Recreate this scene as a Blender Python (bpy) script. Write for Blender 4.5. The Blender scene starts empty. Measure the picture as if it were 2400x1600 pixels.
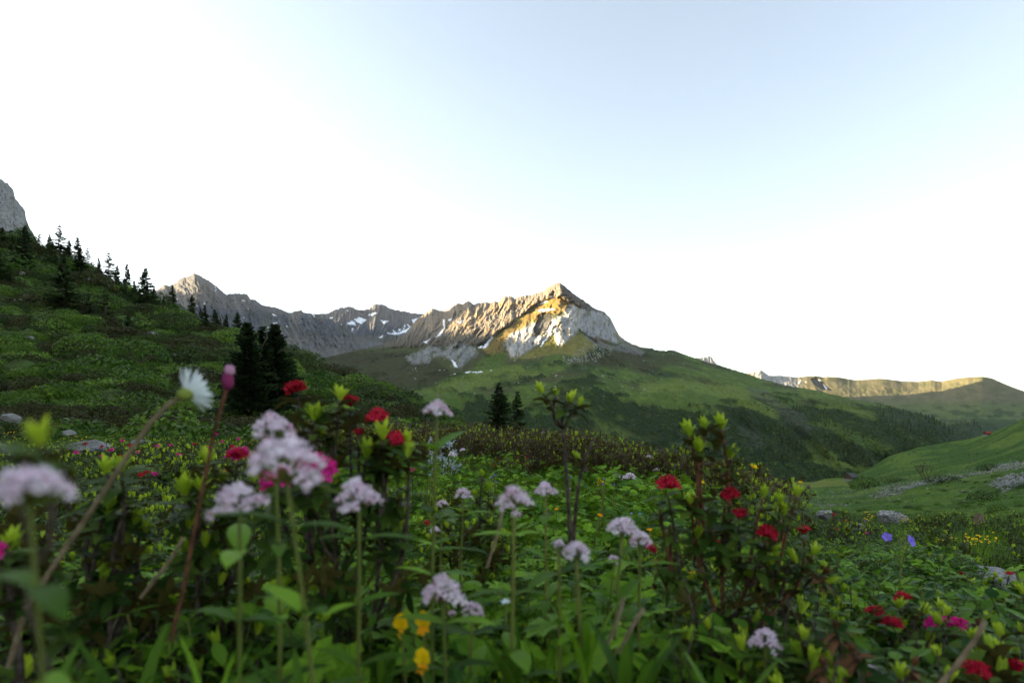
import bpy, bmesh, math, random
import numpy as np
from mathutils import Vector, Matrix, Euler

# ------------------------------------------------------------------ camera, sky, sun, exposure
scene = bpy.context.scene
COL = scene.collection
F = 2400.0 * 20.0 / 36.0          # focal length of the photograph in its own pixels
HOR = 1000.0                      # row of the eye-level horizon in the photograph

cam = bpy.data.cameras.new("camera")
cam.lens = 20.0
cam.sensor_width = 36.0
cam.shift_y = (HOR - 800.0) / 2400.0
cam.clip_start = 0.05
cam.clip_end = 40000.0
cam.dof.use_dof = True
cam.dof.focus_distance = 8.5
cam.dof.aperture_fstop = 3.2
camera = bpy.data.objects.new("camera", cam)
camera.location = (0, 0, 0)
camera.rotation_euler = (math.pi / 2, 0, 0)
COL.objects.link(camera)
scene.camera = camera

SUN_AZ = math.radians(-76.0)
SUN_EL = math.radians(8.0)
SUN_DIR = Vector((math.sin(SUN_AZ) * math.cos(SUN_EL), math.cos(SUN_AZ) * math.cos(SUN_EL), math.sin(SUN_EL)))

world = bpy.data.worlds.new("World")
scene.world = world
world.use_nodes = True
wn = world.node_tree
sky = wn.nodes.new('ShaderNodeTexSky')
sky.sky_type = 'NISHITA'
sky.sun_disc = False
sky.sun_elevation = SUN_EL
sky.sun_rotation = SUN_AZ
sky.altitude = 1500
sky.air_density = 1.0
sky.dust_density = 4.0
sky.ozone_density = 1.0
hs = wn.nodes.new('ShaderNodeHueSaturation')
hs.inputs['Saturation'].default_value = 0.62
wn.links.new(sky.outputs[0], hs.inputs['Color'])
wb = wn.nodes.new('ShaderNodeMix'); wb.data_type = 'RGBA'; wb.blend_type = 'MULTIPLY'      # the photograph's white balance
wb.inputs['Factor'].default_value = 1.0
wb.inputs[7].default_value = (1.0, 1.015, 1.0, 1)
wn.links.new(hs.outputs[0], wb.inputs[6])
wn.links.new(wb.outputs[2], wn.nodes['Background'].inputs[0])
wn.nodes['Background'].inputs[1].default_value = 0.085

sun_data = bpy.data.lights.new("sun", 'SUN')
sun_data.energy = 4.6
sun_data.angle = math.radians(0.53)
sun_data.color = (1.0, 0.78, 0.46)
sun = bpy.data.objects.new("sun", sun_data)
sun.rotation_euler = SUN_DIR.to_track_quat('Z', 'Y').to_euler()
COL.objects.link(sun)

scene.view_settings.view_transform = 'Standard'
scene.view_settings.look = 'None'
scene.view_settings.gamma = 1.0
scene.view_settings.use_curve_mapping = False
scene.view_settings.exposure = 2.80

scene.render.engine = 'CYCLES'
scene.cycles.use_denoising = True
scene.cycles.max_bounces = 6
scene.cycles.diffuse_bounces = 2
scene.cycles.transmission_bounces = 2
scene.cycles.glossy_bounces = 2
scene.cycles.transparent_max_bounces = 8
scene.cycles.use_adaptive_sampling = True
scene.cycles.adaptive_threshold = 0.02

# ------------------------------------------------------------------ helpers
_r = np.random.RandomState(11)
_PERM = np.tile(_r.permutation(512), 3)
_ANG = _r.rand(512) * 2 * np.pi
_GX, _GY = np.cos(_ANG), np.sin(_ANG)

def gnoise(x, y):
    xi = np.floor(x).astype(np.int64); yi = np.floor(y).astype(np.int64)
    xf = x - xi; yf = y - yi
    u = xf * xf * xf * (xf * (xf * 6 - 15) + 10); v = yf * yf * yf * (yf * (yf * 6 - 15) + 10)
    def g(ix, iy, fx, fy):
        h = _PERM[_PERM[ix % 512] + (iy % 512)]
        return _GX[h] * fx + _GY[h] * fy
    a = g(xi, yi, xf, yf); b = g(xi + 1, yi, xf - 1, yf)
    c = g(xi, yi + 1, xf, yf - 1); d = g(xi + 1, yi + 1, xf - 1, yf - 1)
    return ((a + (b - a) * u) + ((c + (d - c) * u) - (a + (b - a) * u)) * v) * 1.4

def fbm(x, y, o=4, gain=0.5):
    s = 0; a = 1.0; n = 0
    for i in range(o):
        s = s + a * gnoise(x * 2 ** i + 17.3 * i, y * 2 ** i + 5.1 * i); n += a; a *= gain
    return s / n

def ridged(x, y, o=4, gain=0.5):
    s = 0; a = 1.0; n = 0
    for i in range(o):
        s = s + a * (1 - 2 * np.abs(gnoise(x * 2 ** i + 9.7 * i, y * 2 ** i + 3.3 * i))); n += a; a *= gain
    return s / n

def sstep(a, b, x):
    t = np.clip((x - a) / (b - a), 0, 1)
    return t * t * (3 - 2 * t)

def inpoly(U, V, poly):
    inside = np.zeros(U.shape, bool)
    n = len(poly)
    for i in range(n):
        x0, y0 = poly[i]; x1, y1 = poly[(i + 1) % n]
        if y0 == y1: continue
        c = ((y0 > V) != (y1 > V)) & (U < (x1 - x0) * (V - y0) / (y1 - y0) + x0)
        inside ^= c
    return inside

def soft_poly(U, V, poly, amp=4.0, wl=11.0):
    """share of jittered look-ups that fall inside: a ragged, feathered patch"""
    key = (U.shape, float(U[0, 0]), float(U[0, -1]), amp, wl)
    if key not in _JIT:
        _JIT[key] = [(amp * fbm(U / wl + 31 * k, V / wl * 1.3 + 7 * k, 3) * 1.6 + amp * 0.5 * math.cos(1.3 * k),
                      0.7 * amp * fbm(U / wl + 13 + 23 * k, V / wl * 1.3, 3) * 1.6 + amp * 0.4 * math.sin(2.1 * k)) for k in range(5)]
    return sum(inpoly(U + a, V + b, poly).astype(float) for a, b in _JIT[key]) / 5.0
_JIT = {}

def at(u, v, d):
    """photo pixel and distance -> world point"""
    return Vector(((u - 1200.0) / F * d, d, (HOR - v) / F * d))

def mix(c, c2, m):
    m = np.asarray(m)[..., None]
    return c * (1 - m) + np.asarray(c2) * m

def grid_mesh(name, P, colr=None, smooth=True):
    nr, nc = P.shape[:2]
    me = bpy.data.meshes.new(name)
    me.vertices.add(nr * nc)
    me.vertices.foreach_set('co', P.reshape(-1).astype(np.float32))
    i = np.arange(nr * nc).reshape(nr, nc)
    q = np.stack([i[:-1, :-1], i[1:, :-1], i[1:, 1:], i[:-1, 1:]], -1).reshape(-1, 4)
    nf = len(q)
    me.loops.add(nf * 4); me.polygons.add(nf)
    me.loops.foreach_set('vertex_index', q.reshape(-1).astype(np.int32))
    me.polygons.foreach_set('loop_start', (np.arange(nf) * 4).astype(np.int32))
    me.polygons.foreach_set('loop_total', np.full(nf, 4, np.int32))
    me.polygons.foreach_set('use_smooth', np.full(nf, smooth, bool))
    if colr is not None:
        a = me.color_attributes.new('Col', 'FLOAT_COLOR', 'POINT')
        c4 = np.ones((nr * nc, 4), np.float32); c4[:, :3] = np.clip(colr.reshape(-1, 3), 0, 1)
        a.data.foreach_set('color', c4.reshape(-1))
    me.update(); me.validate()
    return me

def link(name, me, mat=None, parent=None):
    o = bpy.data.objects.new(name, me)
    COL.objects.link(o)
    if mat is not None and not me.materials: me.materials.append(mat)
    if parent is not None: o.parent = parent
    return o

def structure(o, label=None, cat=None):
    o['kind'] = 'structure'
    if label: o['label'] = label
    if cat: o['category'] = cat
    return o

def tag(o, label, cat, group=None, kind=None):
    o['label'] = label; o['category'] = cat
    if group: o['group'] = group
    if kind: o['kind'] = kind
    return o

def empty(name, loc=(0, 0, 0), rotz=0.0, scale=1.0):
    o = bpy.data.objects.new(name, None)
    o.location = loc; o.rotation_euler = (0, 0, rotz); o.scale = (scale,) * 3
    o.empty_display_size = 0.05
    COL.objects.link(o)
    return o

def nodes_mat(name, rough=0.9, spec=0.15):
    m = bpy.data.materials.new(name); m.use_nodes = True
    b = m.node_tree.nodes['Principled BSDF']
    b.inputs['Roughness'].default_value = rough
    b.inputs['Specular IOR Level'].default_value = spec
    return m, m.node_tree, b

def terrain_mat(name, noise_scale, amt=0.35, bump=0.0, bump_dist=1.0):
    m, t, b = nodes_mat(name, 0.95, 0.05)
    a = t.nodes.new('ShaderNodeVertexColor'); a.layer_name = 'Col'
    geo = t.nodes.new('ShaderNodeNewGeometry')
    n = t.nodes.new('ShaderNodeTexNoise'); n.inputs['Scale'].default_value = noise_scale
    n.inputs['Detail'].default_value = 6; n.inputs['Roughness'].default_value = 0.65
    t.links.new(geo.outputs['Position'], n.inputs['Vector'])
    mr = t.nodes.new('ShaderNodeMapRange')
    mr.inputs['From Min'].default_value = 0.25; mr.inputs['From Max'].default_value = 0.75
    mr.inputs['To Min'].default_value = 1 - amt; mr.inputs['To Max'].default_value = 1 + amt
    t.links.new(n.outputs['Fac'], mr.inputs['Value'])
    mx = t.nodes.new('ShaderNodeMix'); mx.data_type = 'RGBA'; mx.blend_type = 'MULTIPLY'
    mx.inputs['Factor'].default_value = 1.0
    t.links.new(a.outputs['Color'], mx.inputs[6]); t.links.new(mr.outputs[0], mx.inputs[7])
    t.links.new(mx.outputs[2], b.inputs['Base Color'])
    if bump:
        bp = t.nodes.new('ShaderNodeBump'); bp.inputs['Strength'].default_value = bump
        bp.inputs['Distance'].default_value = bump_dist
        t.links.new(n.outputs['Fac'], bp.inputs['Height']); t.links.new(bp.outputs[0], b.inputs['Normal'])
    return m

class Relief:
    """a slope between a skyline and its foot, given by measured points (row, distance) along a few directions"""
    def __init__(self, sky_line, cols, u0, u1, nu, nv, jag=0.0, jag_wl=9.0, seed=0.0, smooth_u=9):
        self.u = np.linspace(u0, u1, nu)
        su, sv = zip(*sky_line)
        self.top = np.interp(self.u, su, sv)
        self.top = self.top - jag * (ridged(self.u / jag_wl, self.u * 0 + seed, 3) - 0.1)
        k = len(cols[0][1])
        cu = [c[0] for c in cols]
        self.cv = np.array([np.interp(self.u, cu, [c[1][i][0] for c in cols]) for i in range(k)])
        self.cd = np.array([np.interp(self.u, cu, [c[1][i][1] for c in cols]) for i in range(k)])
        ker = np.hanning(smooth_u + 2)[1:-1]; ker /= ker.sum(); pad = smooth_u // 2
        for i in range(k):
            self.cd[i] = np.convolve(np.pad(self.cd[i], pad, 'edge'), ker, 'valid')[:nu]
        self.cv[0] = self.top
        for i in range(1, k): self.cv[i] = np.maximum(self.cv[i], self.cv[i - 1] + 1.5)
        self.t = np.linspace(0, 1, nv)
        bot = self.cv[-1]
        self.V = self.top[None] + (bot - self.top)[None] * self.t[:, None]
        self.U = np.repeat(self.u[None], nv, 0)
        self.D = np.empty_like(self.V)
        for j in range(nu): self.D[:, j] = np.interp(self.V[:, j], self.cv[:, j], self.cd[:, j])
        kv = np.hanning(13)[1:-1]; kv /= kv.sum()
        self.D = np.apply_along_axis(lambda c: np.convolve(np.concatenate([2 * c[0] - c[5:0:-1], c, 2 * c[-1] - c[-2:-7:-1]]), kv, 'valid'), 0, self.D)
        self.dz = np.zeros_like(self.D)
    def h(self): return self.V - self.top[None]          # rows below the skyline
    def points(self):
        X = (self.U - 1200) / F * self.D
        Z = (HOR - self.V) / F * self.D + self.dz
        return np.stack([X, self.D, Z], -1)
    def finish(self, colr, back=0.12, back_drop=0.9):
        P = self.points(); self.P = P
        b = P[0:1].copy(); rows = []; crow = []
        for f in (1.0, 0.35):
            q = b.copy(); q[..., 0] *= 1 + back * f; q[..., 1] *= 1 + back * f
            q[..., 2] -= back * f * b[..., 1] * back_drop
            rows.append(q); crow.append(colr[0:1])
        return np.concatenate(rows + [P], 0), np.concatenate(crow + [colr], 0)
    def sample(self, u, v):
        j = int(np.clip(round((u - self.u[0]) / (self.u[-1] - self.u[0]) * (len(self.u) - 1)), 0, len(self.u) - 1))
        i = int(np.clip(np.searchsorted(self.V[:, j], v), 0, len(self.t) - 1))
        return Vector(self.P[i, j])
# ------------------------------------------------------------------ mountains
def c3(p): return [(900 + x / 3.36, 620 + y / 3.36) for x, y in p]
def c4(p): return [(1500 + x / 2.6133, 780 + y / 2.6133) for x, y in p]
def c2(p): return [(350 + x / 3.618, 600 + y / 3.618) for x, y in p]

ROCK = np.array((0.175, 0.15, 0.12)); ROCKD = np.array((0.055, 0.051, 0.048)); LIME = np.array((0.33, 0.32, 0.305))
SCREE = np.array((0.165, 0.155, 0.145)); SNOW = np.array((0.80, 0.82, 0.86)); GOLD = np.array((0.20, 0.135, 0.045))
GRASS = np.array((0.066, 0.104, 0.021)); GRASSL = np.array((0.118, 0.158, 0.032)); SCRUB = np.array((0.018, 0.033, 0.012))
BROWNG = np.array((0.050, 0.047, 0.022)); FOREST = np.array((0.020, 0.036, 0.016))

SKY_MAIN = [(700, 845), (740, 845), (850, 818), (900, 808), (930, 796), (950, 782), (975, 752), (992, 738)] + c3([
    (380, 350), (420, 362), (470, 370), (510, 360), (545, 330), (580, 308), (620, 318), (640, 302), (665, 288), (690, 305), (710, 315), (750, 306), (800, 300),
    (830, 305), (870, 295), (900, 300), (925, 275), (950, 256), (1000, 250), (1030, 275), (1060, 258), (1100, 245), (1160, 245), (1230, 222),
    (1270, 198), (1330, 163), (1385, 143), (1440, 188), (1500, 240), (1580, 290), (1650, 345), (1740, 380), (1785, 430), (1820, 500),
    (1850, 560), (1900, 600), (1960, 630), (2030, 655), (2120, 665), (2190, 685), (2270, 675), (2350, 705)]) + c4([
    (300, 145), (420, 185), (600, 235), (750, 285), (900, 325), (1100, 360), (1250, 395), (1350, 420), (1550, 455), (1700, 495),
    (1800, 530), (1900, 605), (1970, 650)]) + [(2330, 1080), (2360, 1090)]
COLS_MAIN = [
    (700, [(845, 2000), (862, 1900), (900, 1600), (960, 1200), (1180, 650)]),
    (850, [(818, 2250), (845, 2000), (890, 1600), (960, 1150), (1180, 650)]),
    (930, [(796, 2700), (825, 2250), (880, 1700), (950, 1200), (1180, 650)]),
    (992, [(738, 3400), (808, 2400), (870, 1700), (940, 1200), (1180, 650)]),
    (1100, [(706, 3050), (803, 2250), (850, 1800), (930, 1250), (1180, 650)]),
    (1200, [(694, 2750), (795, 2100), (832, 1830), (920, 1300), (1180, 650)]),
    (1312, [(663, 2420), (785, 1960), (830, 1760), (910, 1300), (1180, 650)]),
    (1350, [(694, 2380), (790, 1900), (830, 1740), (910, 1300), (1180, 650)]),
    (1400, [(726, 2560), (800, 2080), (832, 1850), (910, 1320), (1180, 650)]),
    (1450, [(787, 2750), (808, 2330), (838, 1980), (910, 1350), (1180, 650)]),
    (1500, [(815, 2750), (827, 2350), (848, 1980), (910, 1400), (1180, 650)]),
    (1600, [(830, 2500), (848, 2100), (868, 1800), (930, 1300), (1180, 650)]),
    (1790, [(889, 2000), (903, 1750), (920, 1550), (985, 1150), (1180, 650)]),
    (2016, [(941, 1700), (957, 1450), (978, 1250), (1035, 1000), (1180, 700)]),
    (2190, [(983, 1500), (1002, 1300), (1022, 1150), (1062, 950), (1180, 750)]),
    (2254, [(1029, 1350), (1047, 1200), (1062, 1100), (1092, 950), (1180, 780)]),
    (2360, [(1090, 1250), (1105, 1150), (1120, 1050), (1140, 950), (1190, 800)])]

M = Relief(SKY_MAIN, COLS_MAIN, 700, 2350, 760, 262, jag=3.0, jag_wl=9.0, seed=3.3)
U, V, H = M.U, M.V, M.h()
wu = U + 5 * fbm(U / 14, V / 14, 3); wv = V + 4 * fbm(U / 14 + 40, V / 14, 3)     # roughened look-up
# zones of ground, as they lie on the mountain
rock_edge = np.interp(U, [700, 900, 950, 992, 1060, 1130, 1180, 1230, 1262, 1300, 1345, 1400, 1450, 1520], [830, 815, 812, 812, 812, 806, 770, 735, 712, 700, 760, 800, 800, 818])
z_rock = sstep(6, -6, wv - rock_edge) * (U < 1520)
gold_poly = c3([(780, 660), (850, 600), (960, 520), (1060, 430), (1170, 330), (1290, 270), (1400, 250), (1460, 300), (1530, 300), (1440, 330), (1380, 400), (1280, 380), (1180, 470), (1080, 510), (985, 560), (950, 640), (930, 700), (830, 720)])
z_gold = soft_poly(U, V, gold_poly, 5.0, 12.0)
slope_gold = soft_poly(U, V, c3([(940, 700), (1140, 665), (1230, 650), (1330, 560), (1380, 640), (1500, 560), (1560, 550), (1680, 640), (1560, 720), (1350, 700), (1200, 740), (1000, 740)]), 5.0, 12.0)
lime = np.clip(soft_poly(U, V, c3([(955, 640), (985, 560), (1090, 505), (1170, 455), (1200, 470), (1330, 430), (1400, 405), (1450, 340), (1500, 300), (1545, 330), (1550, 480), (1500, 560), (1385, 640), (1335, 560), (1220, 630), (1140, 665), (1060, 720), (1000, 720)]), 4.5, 9.0)
        + soft_poly(U, V, c3([(1520, 320), (1600, 355), (1740, 385), (1790, 440), (1830, 540), (1845, 625), (1780, 605), (1680, 560), (1620, 570), (1550, 520)]), 4.0, 9.0), 0, 1)
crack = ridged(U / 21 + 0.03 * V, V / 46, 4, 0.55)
lime_l = np.clip(soft_poly(U, V, c3([(170, 740), (350, 650), (450, 660), (455, 725), (400, 730), (330, 780), (210, 775)]), 8.0, 10.0) + soft_poly(U, V, c3([(450, 700), (560, 622), (710, 645), (735, 690), (640, 780), (575, 815), (505, 740)]), 8.0, 10.0), 0, 1) * sstep(-0.55, 0.15, crack)
dark_notch = inpoly(wu, wv, c3([(1200, 470), (1210, 410), (1260, 380), (1330, 380), (1330, 450), (1290, 520), (1220, 560), (1170, 540)])).astype(float)
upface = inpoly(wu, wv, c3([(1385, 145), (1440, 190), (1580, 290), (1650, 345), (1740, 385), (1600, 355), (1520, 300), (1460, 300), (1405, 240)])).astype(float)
scree = inpoly(wu, wv, c3([(1550, 520), (1620, 570), (1720, 610), (1800, 640), (1900, 620), (2060, 680), (2040, 720), (1900, 690), (1760, 660), (1650, 640), (1600, 600)])).astype(float)

# relief: rock ribs fall away to the lower left of the long ridge, cracks in the pale cliffs run straight down
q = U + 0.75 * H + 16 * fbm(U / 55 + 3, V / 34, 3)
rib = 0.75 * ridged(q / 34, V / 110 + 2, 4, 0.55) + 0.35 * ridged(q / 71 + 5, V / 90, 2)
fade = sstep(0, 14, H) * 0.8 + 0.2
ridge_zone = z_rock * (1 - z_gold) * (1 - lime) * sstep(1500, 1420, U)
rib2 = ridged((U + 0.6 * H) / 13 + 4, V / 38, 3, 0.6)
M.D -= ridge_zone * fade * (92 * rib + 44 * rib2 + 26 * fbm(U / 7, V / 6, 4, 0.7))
def blur(a, k=4):
    for ax_ in (0, 1):
        a = sum(np.roll(a, j_, ax_) for j_ in range(-k, k + 1)) / (2 * k + 1)
    return a
M.D -= blur(lime + lime_l) * (58 * crack + 16 * fbm(U / 5, V / 15, 4, 0.6) + 10 * ridged(U / 30, V / 9, 2) + 6)
M.D -= z_gold * (22 * ridged(q / 22, V / 90, 3) + 9 * fbm(U / 6, V / 6, 3))
M.D += dark_notch * 30
Xw = (U - 1200) / F * M.D
low = sstep(-8, 20, V - np.maximum(rock_edge, M.top[None] + 2)) * np.where(U < 1500, 1.0, 1.0)
M.dz += low * (9 * fbm(Xw / 150, M.D / 190, 4) + 2.2 * fbm(Xw / 34, M.D / 40, 4))
# knolls and ravines
sp = ridged((U - 1.5 * H) / 105 + 0.8, V / 400, 3, 0.5)
M.D -= sstep(1560, 1720, U) * sstep(0, 40, H) * 55 * sp
rav = np.exp(-(((U - 1755) - (V - 905) * 1.05) / 17) ** 2) * sstep(895, 925, V) * sstep(1130, 1060, V)
M.D += rav * 45
stream = np.exp(-(((U - 1182) - (V - 810) * 0.25 + 5 * np.sin(V / 9)) / 2.6) ** 2) * sstep(795, 812, V) * sstep(852, 842, V)
M.D += stream * 12
knoll = sstep(835, 870, V) * sstep(985, 940, U) * sstep(760, 800, U)
M.D -= knoll * 60 * fbm(U / 60, V / 70 + 8, 3)

# colour of the ground cover and rock, some shade painted in
nA = fbm(Xw / 160 + 5, M.D / 260, 4); nB = fbm(Xw / 45, M.D / 85 + 9, 4); nC = fbm(U / 7, V / 4, 3)
C = np.ones(U.shape + (3,)) * GRASS
C = mix(C, GRASSL, sstep(-0.1, 0.35, nB) * 0.7)
C = mix(C, BROWNG, sstep(0.0, 0.3, nA + 0.35 * sstep(880, 830, V)) * 0.75)
scr = sstep(0.08, 0.22, 0.6 * fbm(Xw / 120 + 31, M.D / 200 + 3, 4) + 0.5 * nB + 0.34 * sstep(905, 1010, V) - 0.16 * sstep(1500, 1560, U) * sstep(960, 900, V))
C = mix(C, SCRUB, scr * 0.92)
M.dz += scr * low * (3.0 + 4.5 * ridged(Xw / 15, M.D / 26, 3))
for poly, colr, a in [
        (c3([(690, 860), (840, 830), (1000, 800), (1180, 790), (1250, 860), (1050, 900), (900, 950), (560, 1010), (250, 1030), (420, 950)]), GRASSL, 0.75),
        (c3([(800, 820), (830, 720), (930, 690), (990, 720), (1000, 740), (950, 790), (860, 830)]), GRASS, 0.8),
        (c3([(1820, 1080), (2080, 1040), (2100, 1060), (1900, 1110)]), GRASSL, 0.8),
        (c3([(2050, 960), (2352, 940), (2352, 990), (2100, 985)]), GRASSL, 0.6),
        (c4([(0, 310), (350, 300), (640, 330), (700, 420), (850, 490), (850, 540), (760, 520), (560, 420), (300, 350), (0, 370)]), GRASSL, 0.8),
        (c4([(960, 330), (1150, 380), (1300, 440), (1480, 560), (1380, 540), (1200, 470), (1000, 400)]), GRASSL, 0.6),
        (c4([(1000, 660), (1150, 720), (1330, 830), (1200, 850), (1050, 800)]), GRASSL, 0.5),
        (c4([(1080, 500), (1300, 600), (1560, 720), (1480, 760), (1280, 690), (1120, 580)]), GRASS, 0.8),
        (c3([(1080, 790), (1190, 770), (1240, 790), (1180, 830), (1100, 830)]), SCRUB * 1.4, 0.8),
        (c3([(1420, 800), (1650, 760), (1720, 800), (1600, 860), (1440, 850)]), SCRUB * 1.4, 0.7),
        (c3([(2040, 850), (2150, 810), (2290, 840), (2330, 880), (2150, 900)]), SCRUB * 1.2, 0.85),
        (c3([(860, 890), (960, 865), (990, 880), (900, 915)]), SCRUB * 1.4, 0.8),
        (c3([(1400, 720), (1700, 720), (1880, 670), (2000, 700), (2250, 790), (2050, 850), (1850, 800), (1500, 800)]), BROWNG, 0.75),
        (c3([(-700, 760), (-300, 700), (180, 690), (400, 760), (560, 870), (350, 960), (-300, 1090), (-700, 1000)]), BROWNG * 0.75, 0.9),
        (c3([(600, 780), (800, 660), (840, 670), (740, 790), (640, 860)]), BROWNG, 0.85)]:
    C = mix(C, colr, soft_poly(U, V, poly, 7.0, 16.0) * a * (0.75 + 0.5 * np.clip(nC + 0.3, 0, 1)))
# right shoulder: stony gullies and dark spruce slopes
for poly, colr, a in [
        (c4([(640, 330), (760, 340), (860, 420), (960, 480), (1060, 600), (1000, 660), (900, 560), (820, 470), (700, 400)]), SCREE * 0.55, 0.45),
        (c4([(600, 580), (720, 600), (780, 700), (720, 760), (630, 680)]), SCREE * 0.5, 0.4),
        (c4([(1540, 490), (1680, 520), (1740, 590), (1640, 600), (1560, 550)]), SCREE * 0.6, 0.45),
        (c4([(850, 540), (930, 640), (1030, 740), (990, 830), (800, 770), (830, 640)]), FOREST * 1.3, 0.6),
        (c4([(1070, 640), (1200, 690), (1420, 780), (1380, 830), (1200, 760), (1060, 690)]), FOREST * 1.3, 0.55),
        (c4([(1420, 470), (1560, 470), (1800, 560), (1960, 660), (1800, 640), (1560, 640), (1460, 580)]), FOREST * 1.3, 0.7),
        (c4([(0, 640), (330, 560), (560, 660), (800, 830), (300, 830), (0, 800)]), SCRUB * 0.8, 0.75)]:
    mk = soft_poly(U, V, poly, 7.0, 16.0) * a * np.clip(0.75 + 1.2 * nC, 0.1, 1)
    C = mix(C, colr, mk)
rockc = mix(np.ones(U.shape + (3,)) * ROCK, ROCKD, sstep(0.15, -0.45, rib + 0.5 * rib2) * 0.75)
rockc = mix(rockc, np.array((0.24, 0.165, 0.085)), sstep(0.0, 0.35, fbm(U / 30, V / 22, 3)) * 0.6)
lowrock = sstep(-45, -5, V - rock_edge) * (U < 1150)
rockc = mix(rockc, np.array((0.085, 0.074, 0.056)), lowrock * 0.85)  # ridge foot painted a darker grey-brown, its shade put into the rock colour
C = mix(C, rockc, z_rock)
C = mix(C, GOLD * (0.8), z_gold * 0.9); C = mix(C, np.array((0.19, 0.16, 0.04)), z_gold * sstep(-0.1, 0.3, fbm(U / 22, V / 18, 3)) * 0.7)
C = mix(C, np.array((0.20, 0.175, 0.05)), slope_gold * 0.7)
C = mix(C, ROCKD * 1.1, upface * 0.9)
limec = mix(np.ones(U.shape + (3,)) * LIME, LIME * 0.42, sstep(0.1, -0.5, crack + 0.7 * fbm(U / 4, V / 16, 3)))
limec = mix(limec, np.array((0.15, 0.13, 0.06)), sstep(0.08, 0.26, fbm(U / 15 + 3, V / 24, 3, 0.5)) * 0.7)
limec = mix(limec, LIME * 1.5, sstep(0.05, 0.35, fbm(U / 6 + 11, V / 22, 3, 0.5)) * 0.7)
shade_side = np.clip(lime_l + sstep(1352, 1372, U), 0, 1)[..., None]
limec = limec * (1 - 0.28 * shade_side) * (1 - shade_side * (1 - np.array((0.94, 0.98, 1.04))))  # limestone away from the sun painted darker and bluer, as in shade
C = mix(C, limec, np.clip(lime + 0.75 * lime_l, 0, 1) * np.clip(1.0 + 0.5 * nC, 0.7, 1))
C = mix(C, ROCKD, dark_notch * 0.8)  # dark grey rock with the notch's shadow put into its colour
C = mix(C, SCREE, scree * 0.7)
boul = inpoly(wu, wv, c3([(1400, 740), (1500, 680), (1600, 620), (1660, 620), (1830, 660), (1770, 710), (1560, 760), (1420, 780)])) & (fbm(U / 6.3 + 0.11 * V, V / 4.1 + 0.07 * U, 4, 0.95) > 0.24)
boul |= (low > 0.5) & (V < 960) & (U < 1700) & (fbm(U / 5.3 + 0.31 * V + 7, V / 3.7 - 0.17 * U, 3, 0.8) + 0.5 * nB > 0.62)
C = mix(C, LIME * 1.05, boul * 0.9)
C = mix(C, SCREE * 0.6, np.clip(stream, 0, 1) * 0.8)
# snow lying in the gullies
sn = (ridge_zone > 0.4) & (rib + 0.4 * rib2 < -0.30) & (fbm(U / 12 + 2, V / 11, 4, .7) > -0.02) & (U < 1210) & (V > M.top[None] + 6)
for p in [[(1345, 560), (1372, 548), (1366, 600), (1402, 598), (1375, 632), (1350, 610)], [(1220, 650), (1290, 585), (1305, 572), (1280, 610), (1235, 652)],
          [(1190, 318), (1270, 285), (1295, 292), (1240, 312)], [(1210, 378), (1300, 345), (1350, 345), (1290, 362), (1225, 382)], [(1305, 250), (1335, 240), (1338, 262), (1310, 266)],
          [(405, 570), (470, 505), (462, 430), (475, 430), (482, 505), (440, 560)], [(505, 435), (540, 420), (520, 445)], [(580, 455), (640, 425), (600, 460)], [(775, 660), (830, 590), (860, 560), (850, 590), (800, 655)],
          [(310, 610), (370, 580), (330, 620)], [(690, 858), (760, 846), (790, 850), (740, 860)], [(635, 862), (680, 845), (690, 855), (650, 868)], [(525, 745), (560, 770), (580, 800), (555, 795)], [(815, 845), (850, 833), (840, 845)], [(735, 650), (785, 640), (770, 655)], [(1590, 345), (1615, 350), (1600, 357)], [(540, 880), (575, 855), (560, 880)]]:
    sn |= inpoly(U + 1.5 * nC, V + 1.2 * nC, c3(p))
C = mix(C, SNOW, sn.astype(float))
C *= (1 + 0.22 * nC[..., None] + 0.30 * low[..., None] * fbm(Xw / 9, M.D / 22, 4, 0.75)[..., None])
M.dz += low * 1.6 * fbm(Xw / 8, M.D / 14, 3, 0.7)
P, PC = M.finish(C, back=0.10, back_drop=0.75)
SCR = scr * low; LOWM = low.copy()
MT = terrain_mat("mountain_ground", 0.06, 0.22, 0.35, 6.0)
o = link("mountain", grid_mesh("mountain", P, PC, False), MT)
structure(o, "sunlit rocky mountain with pale limestone cliffs above a dark green slope", "mountain")

# left peak and its long grey rib
SKY_LEFT = [(280, 720)] + c2([(20, 318), (70, 290), (120, 248), (180, 258), (230, 225), (280, 188), (330, 180), (385, 150), (430, 172), (500, 210), (545, 240), (600, 290), (650, 330), (740, 320), (830, 328), (860, 372), (905, 378), (960, 425), (1060, 437), (1180, 485), (1290, 463), (1310, 485), (1400, 492), (1500, 545), (1600, 570), (1740, 670), (1850, 720), (1960, 735), (2100, 770)]) + [(1020, 820)]
COLS_LEFT = [(280, [(720, 3900), (800, 3000), (860, 2300), (940, 1700)]), (456, [(642, 3500), (740, 2900), (840, 2200), (940, 1700)]), (600, [(705, 3500), (770, 2900), (850, 2200), (940, 1650)]),
             (706, [(728, 3000), (790, 2600), (850, 2150), (940, 1650)]), (830, [(783, 2900), (810, 2600), (860, 2200), (940, 1750)]), (1020, [(820, 2800), (840, 2600), (870, 2300), (940, 1900)])]
L = Relief(SKY_LEFT, COLS_LEFT, 285, 1015, 360, 130, jag=3.2, jag_wl=8, seed=9.1)
U, V, H = L.U, L.V, L.h()
q = U - 0.55 * H + 14 * fbm(U / 50 + 7, V / 30, 3); rib = ridged(q / 30, V / 160, 4, 0.55); nC = fbm(U / 6, V / 5, 3)
fan = sstep(800, 835, V)
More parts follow.
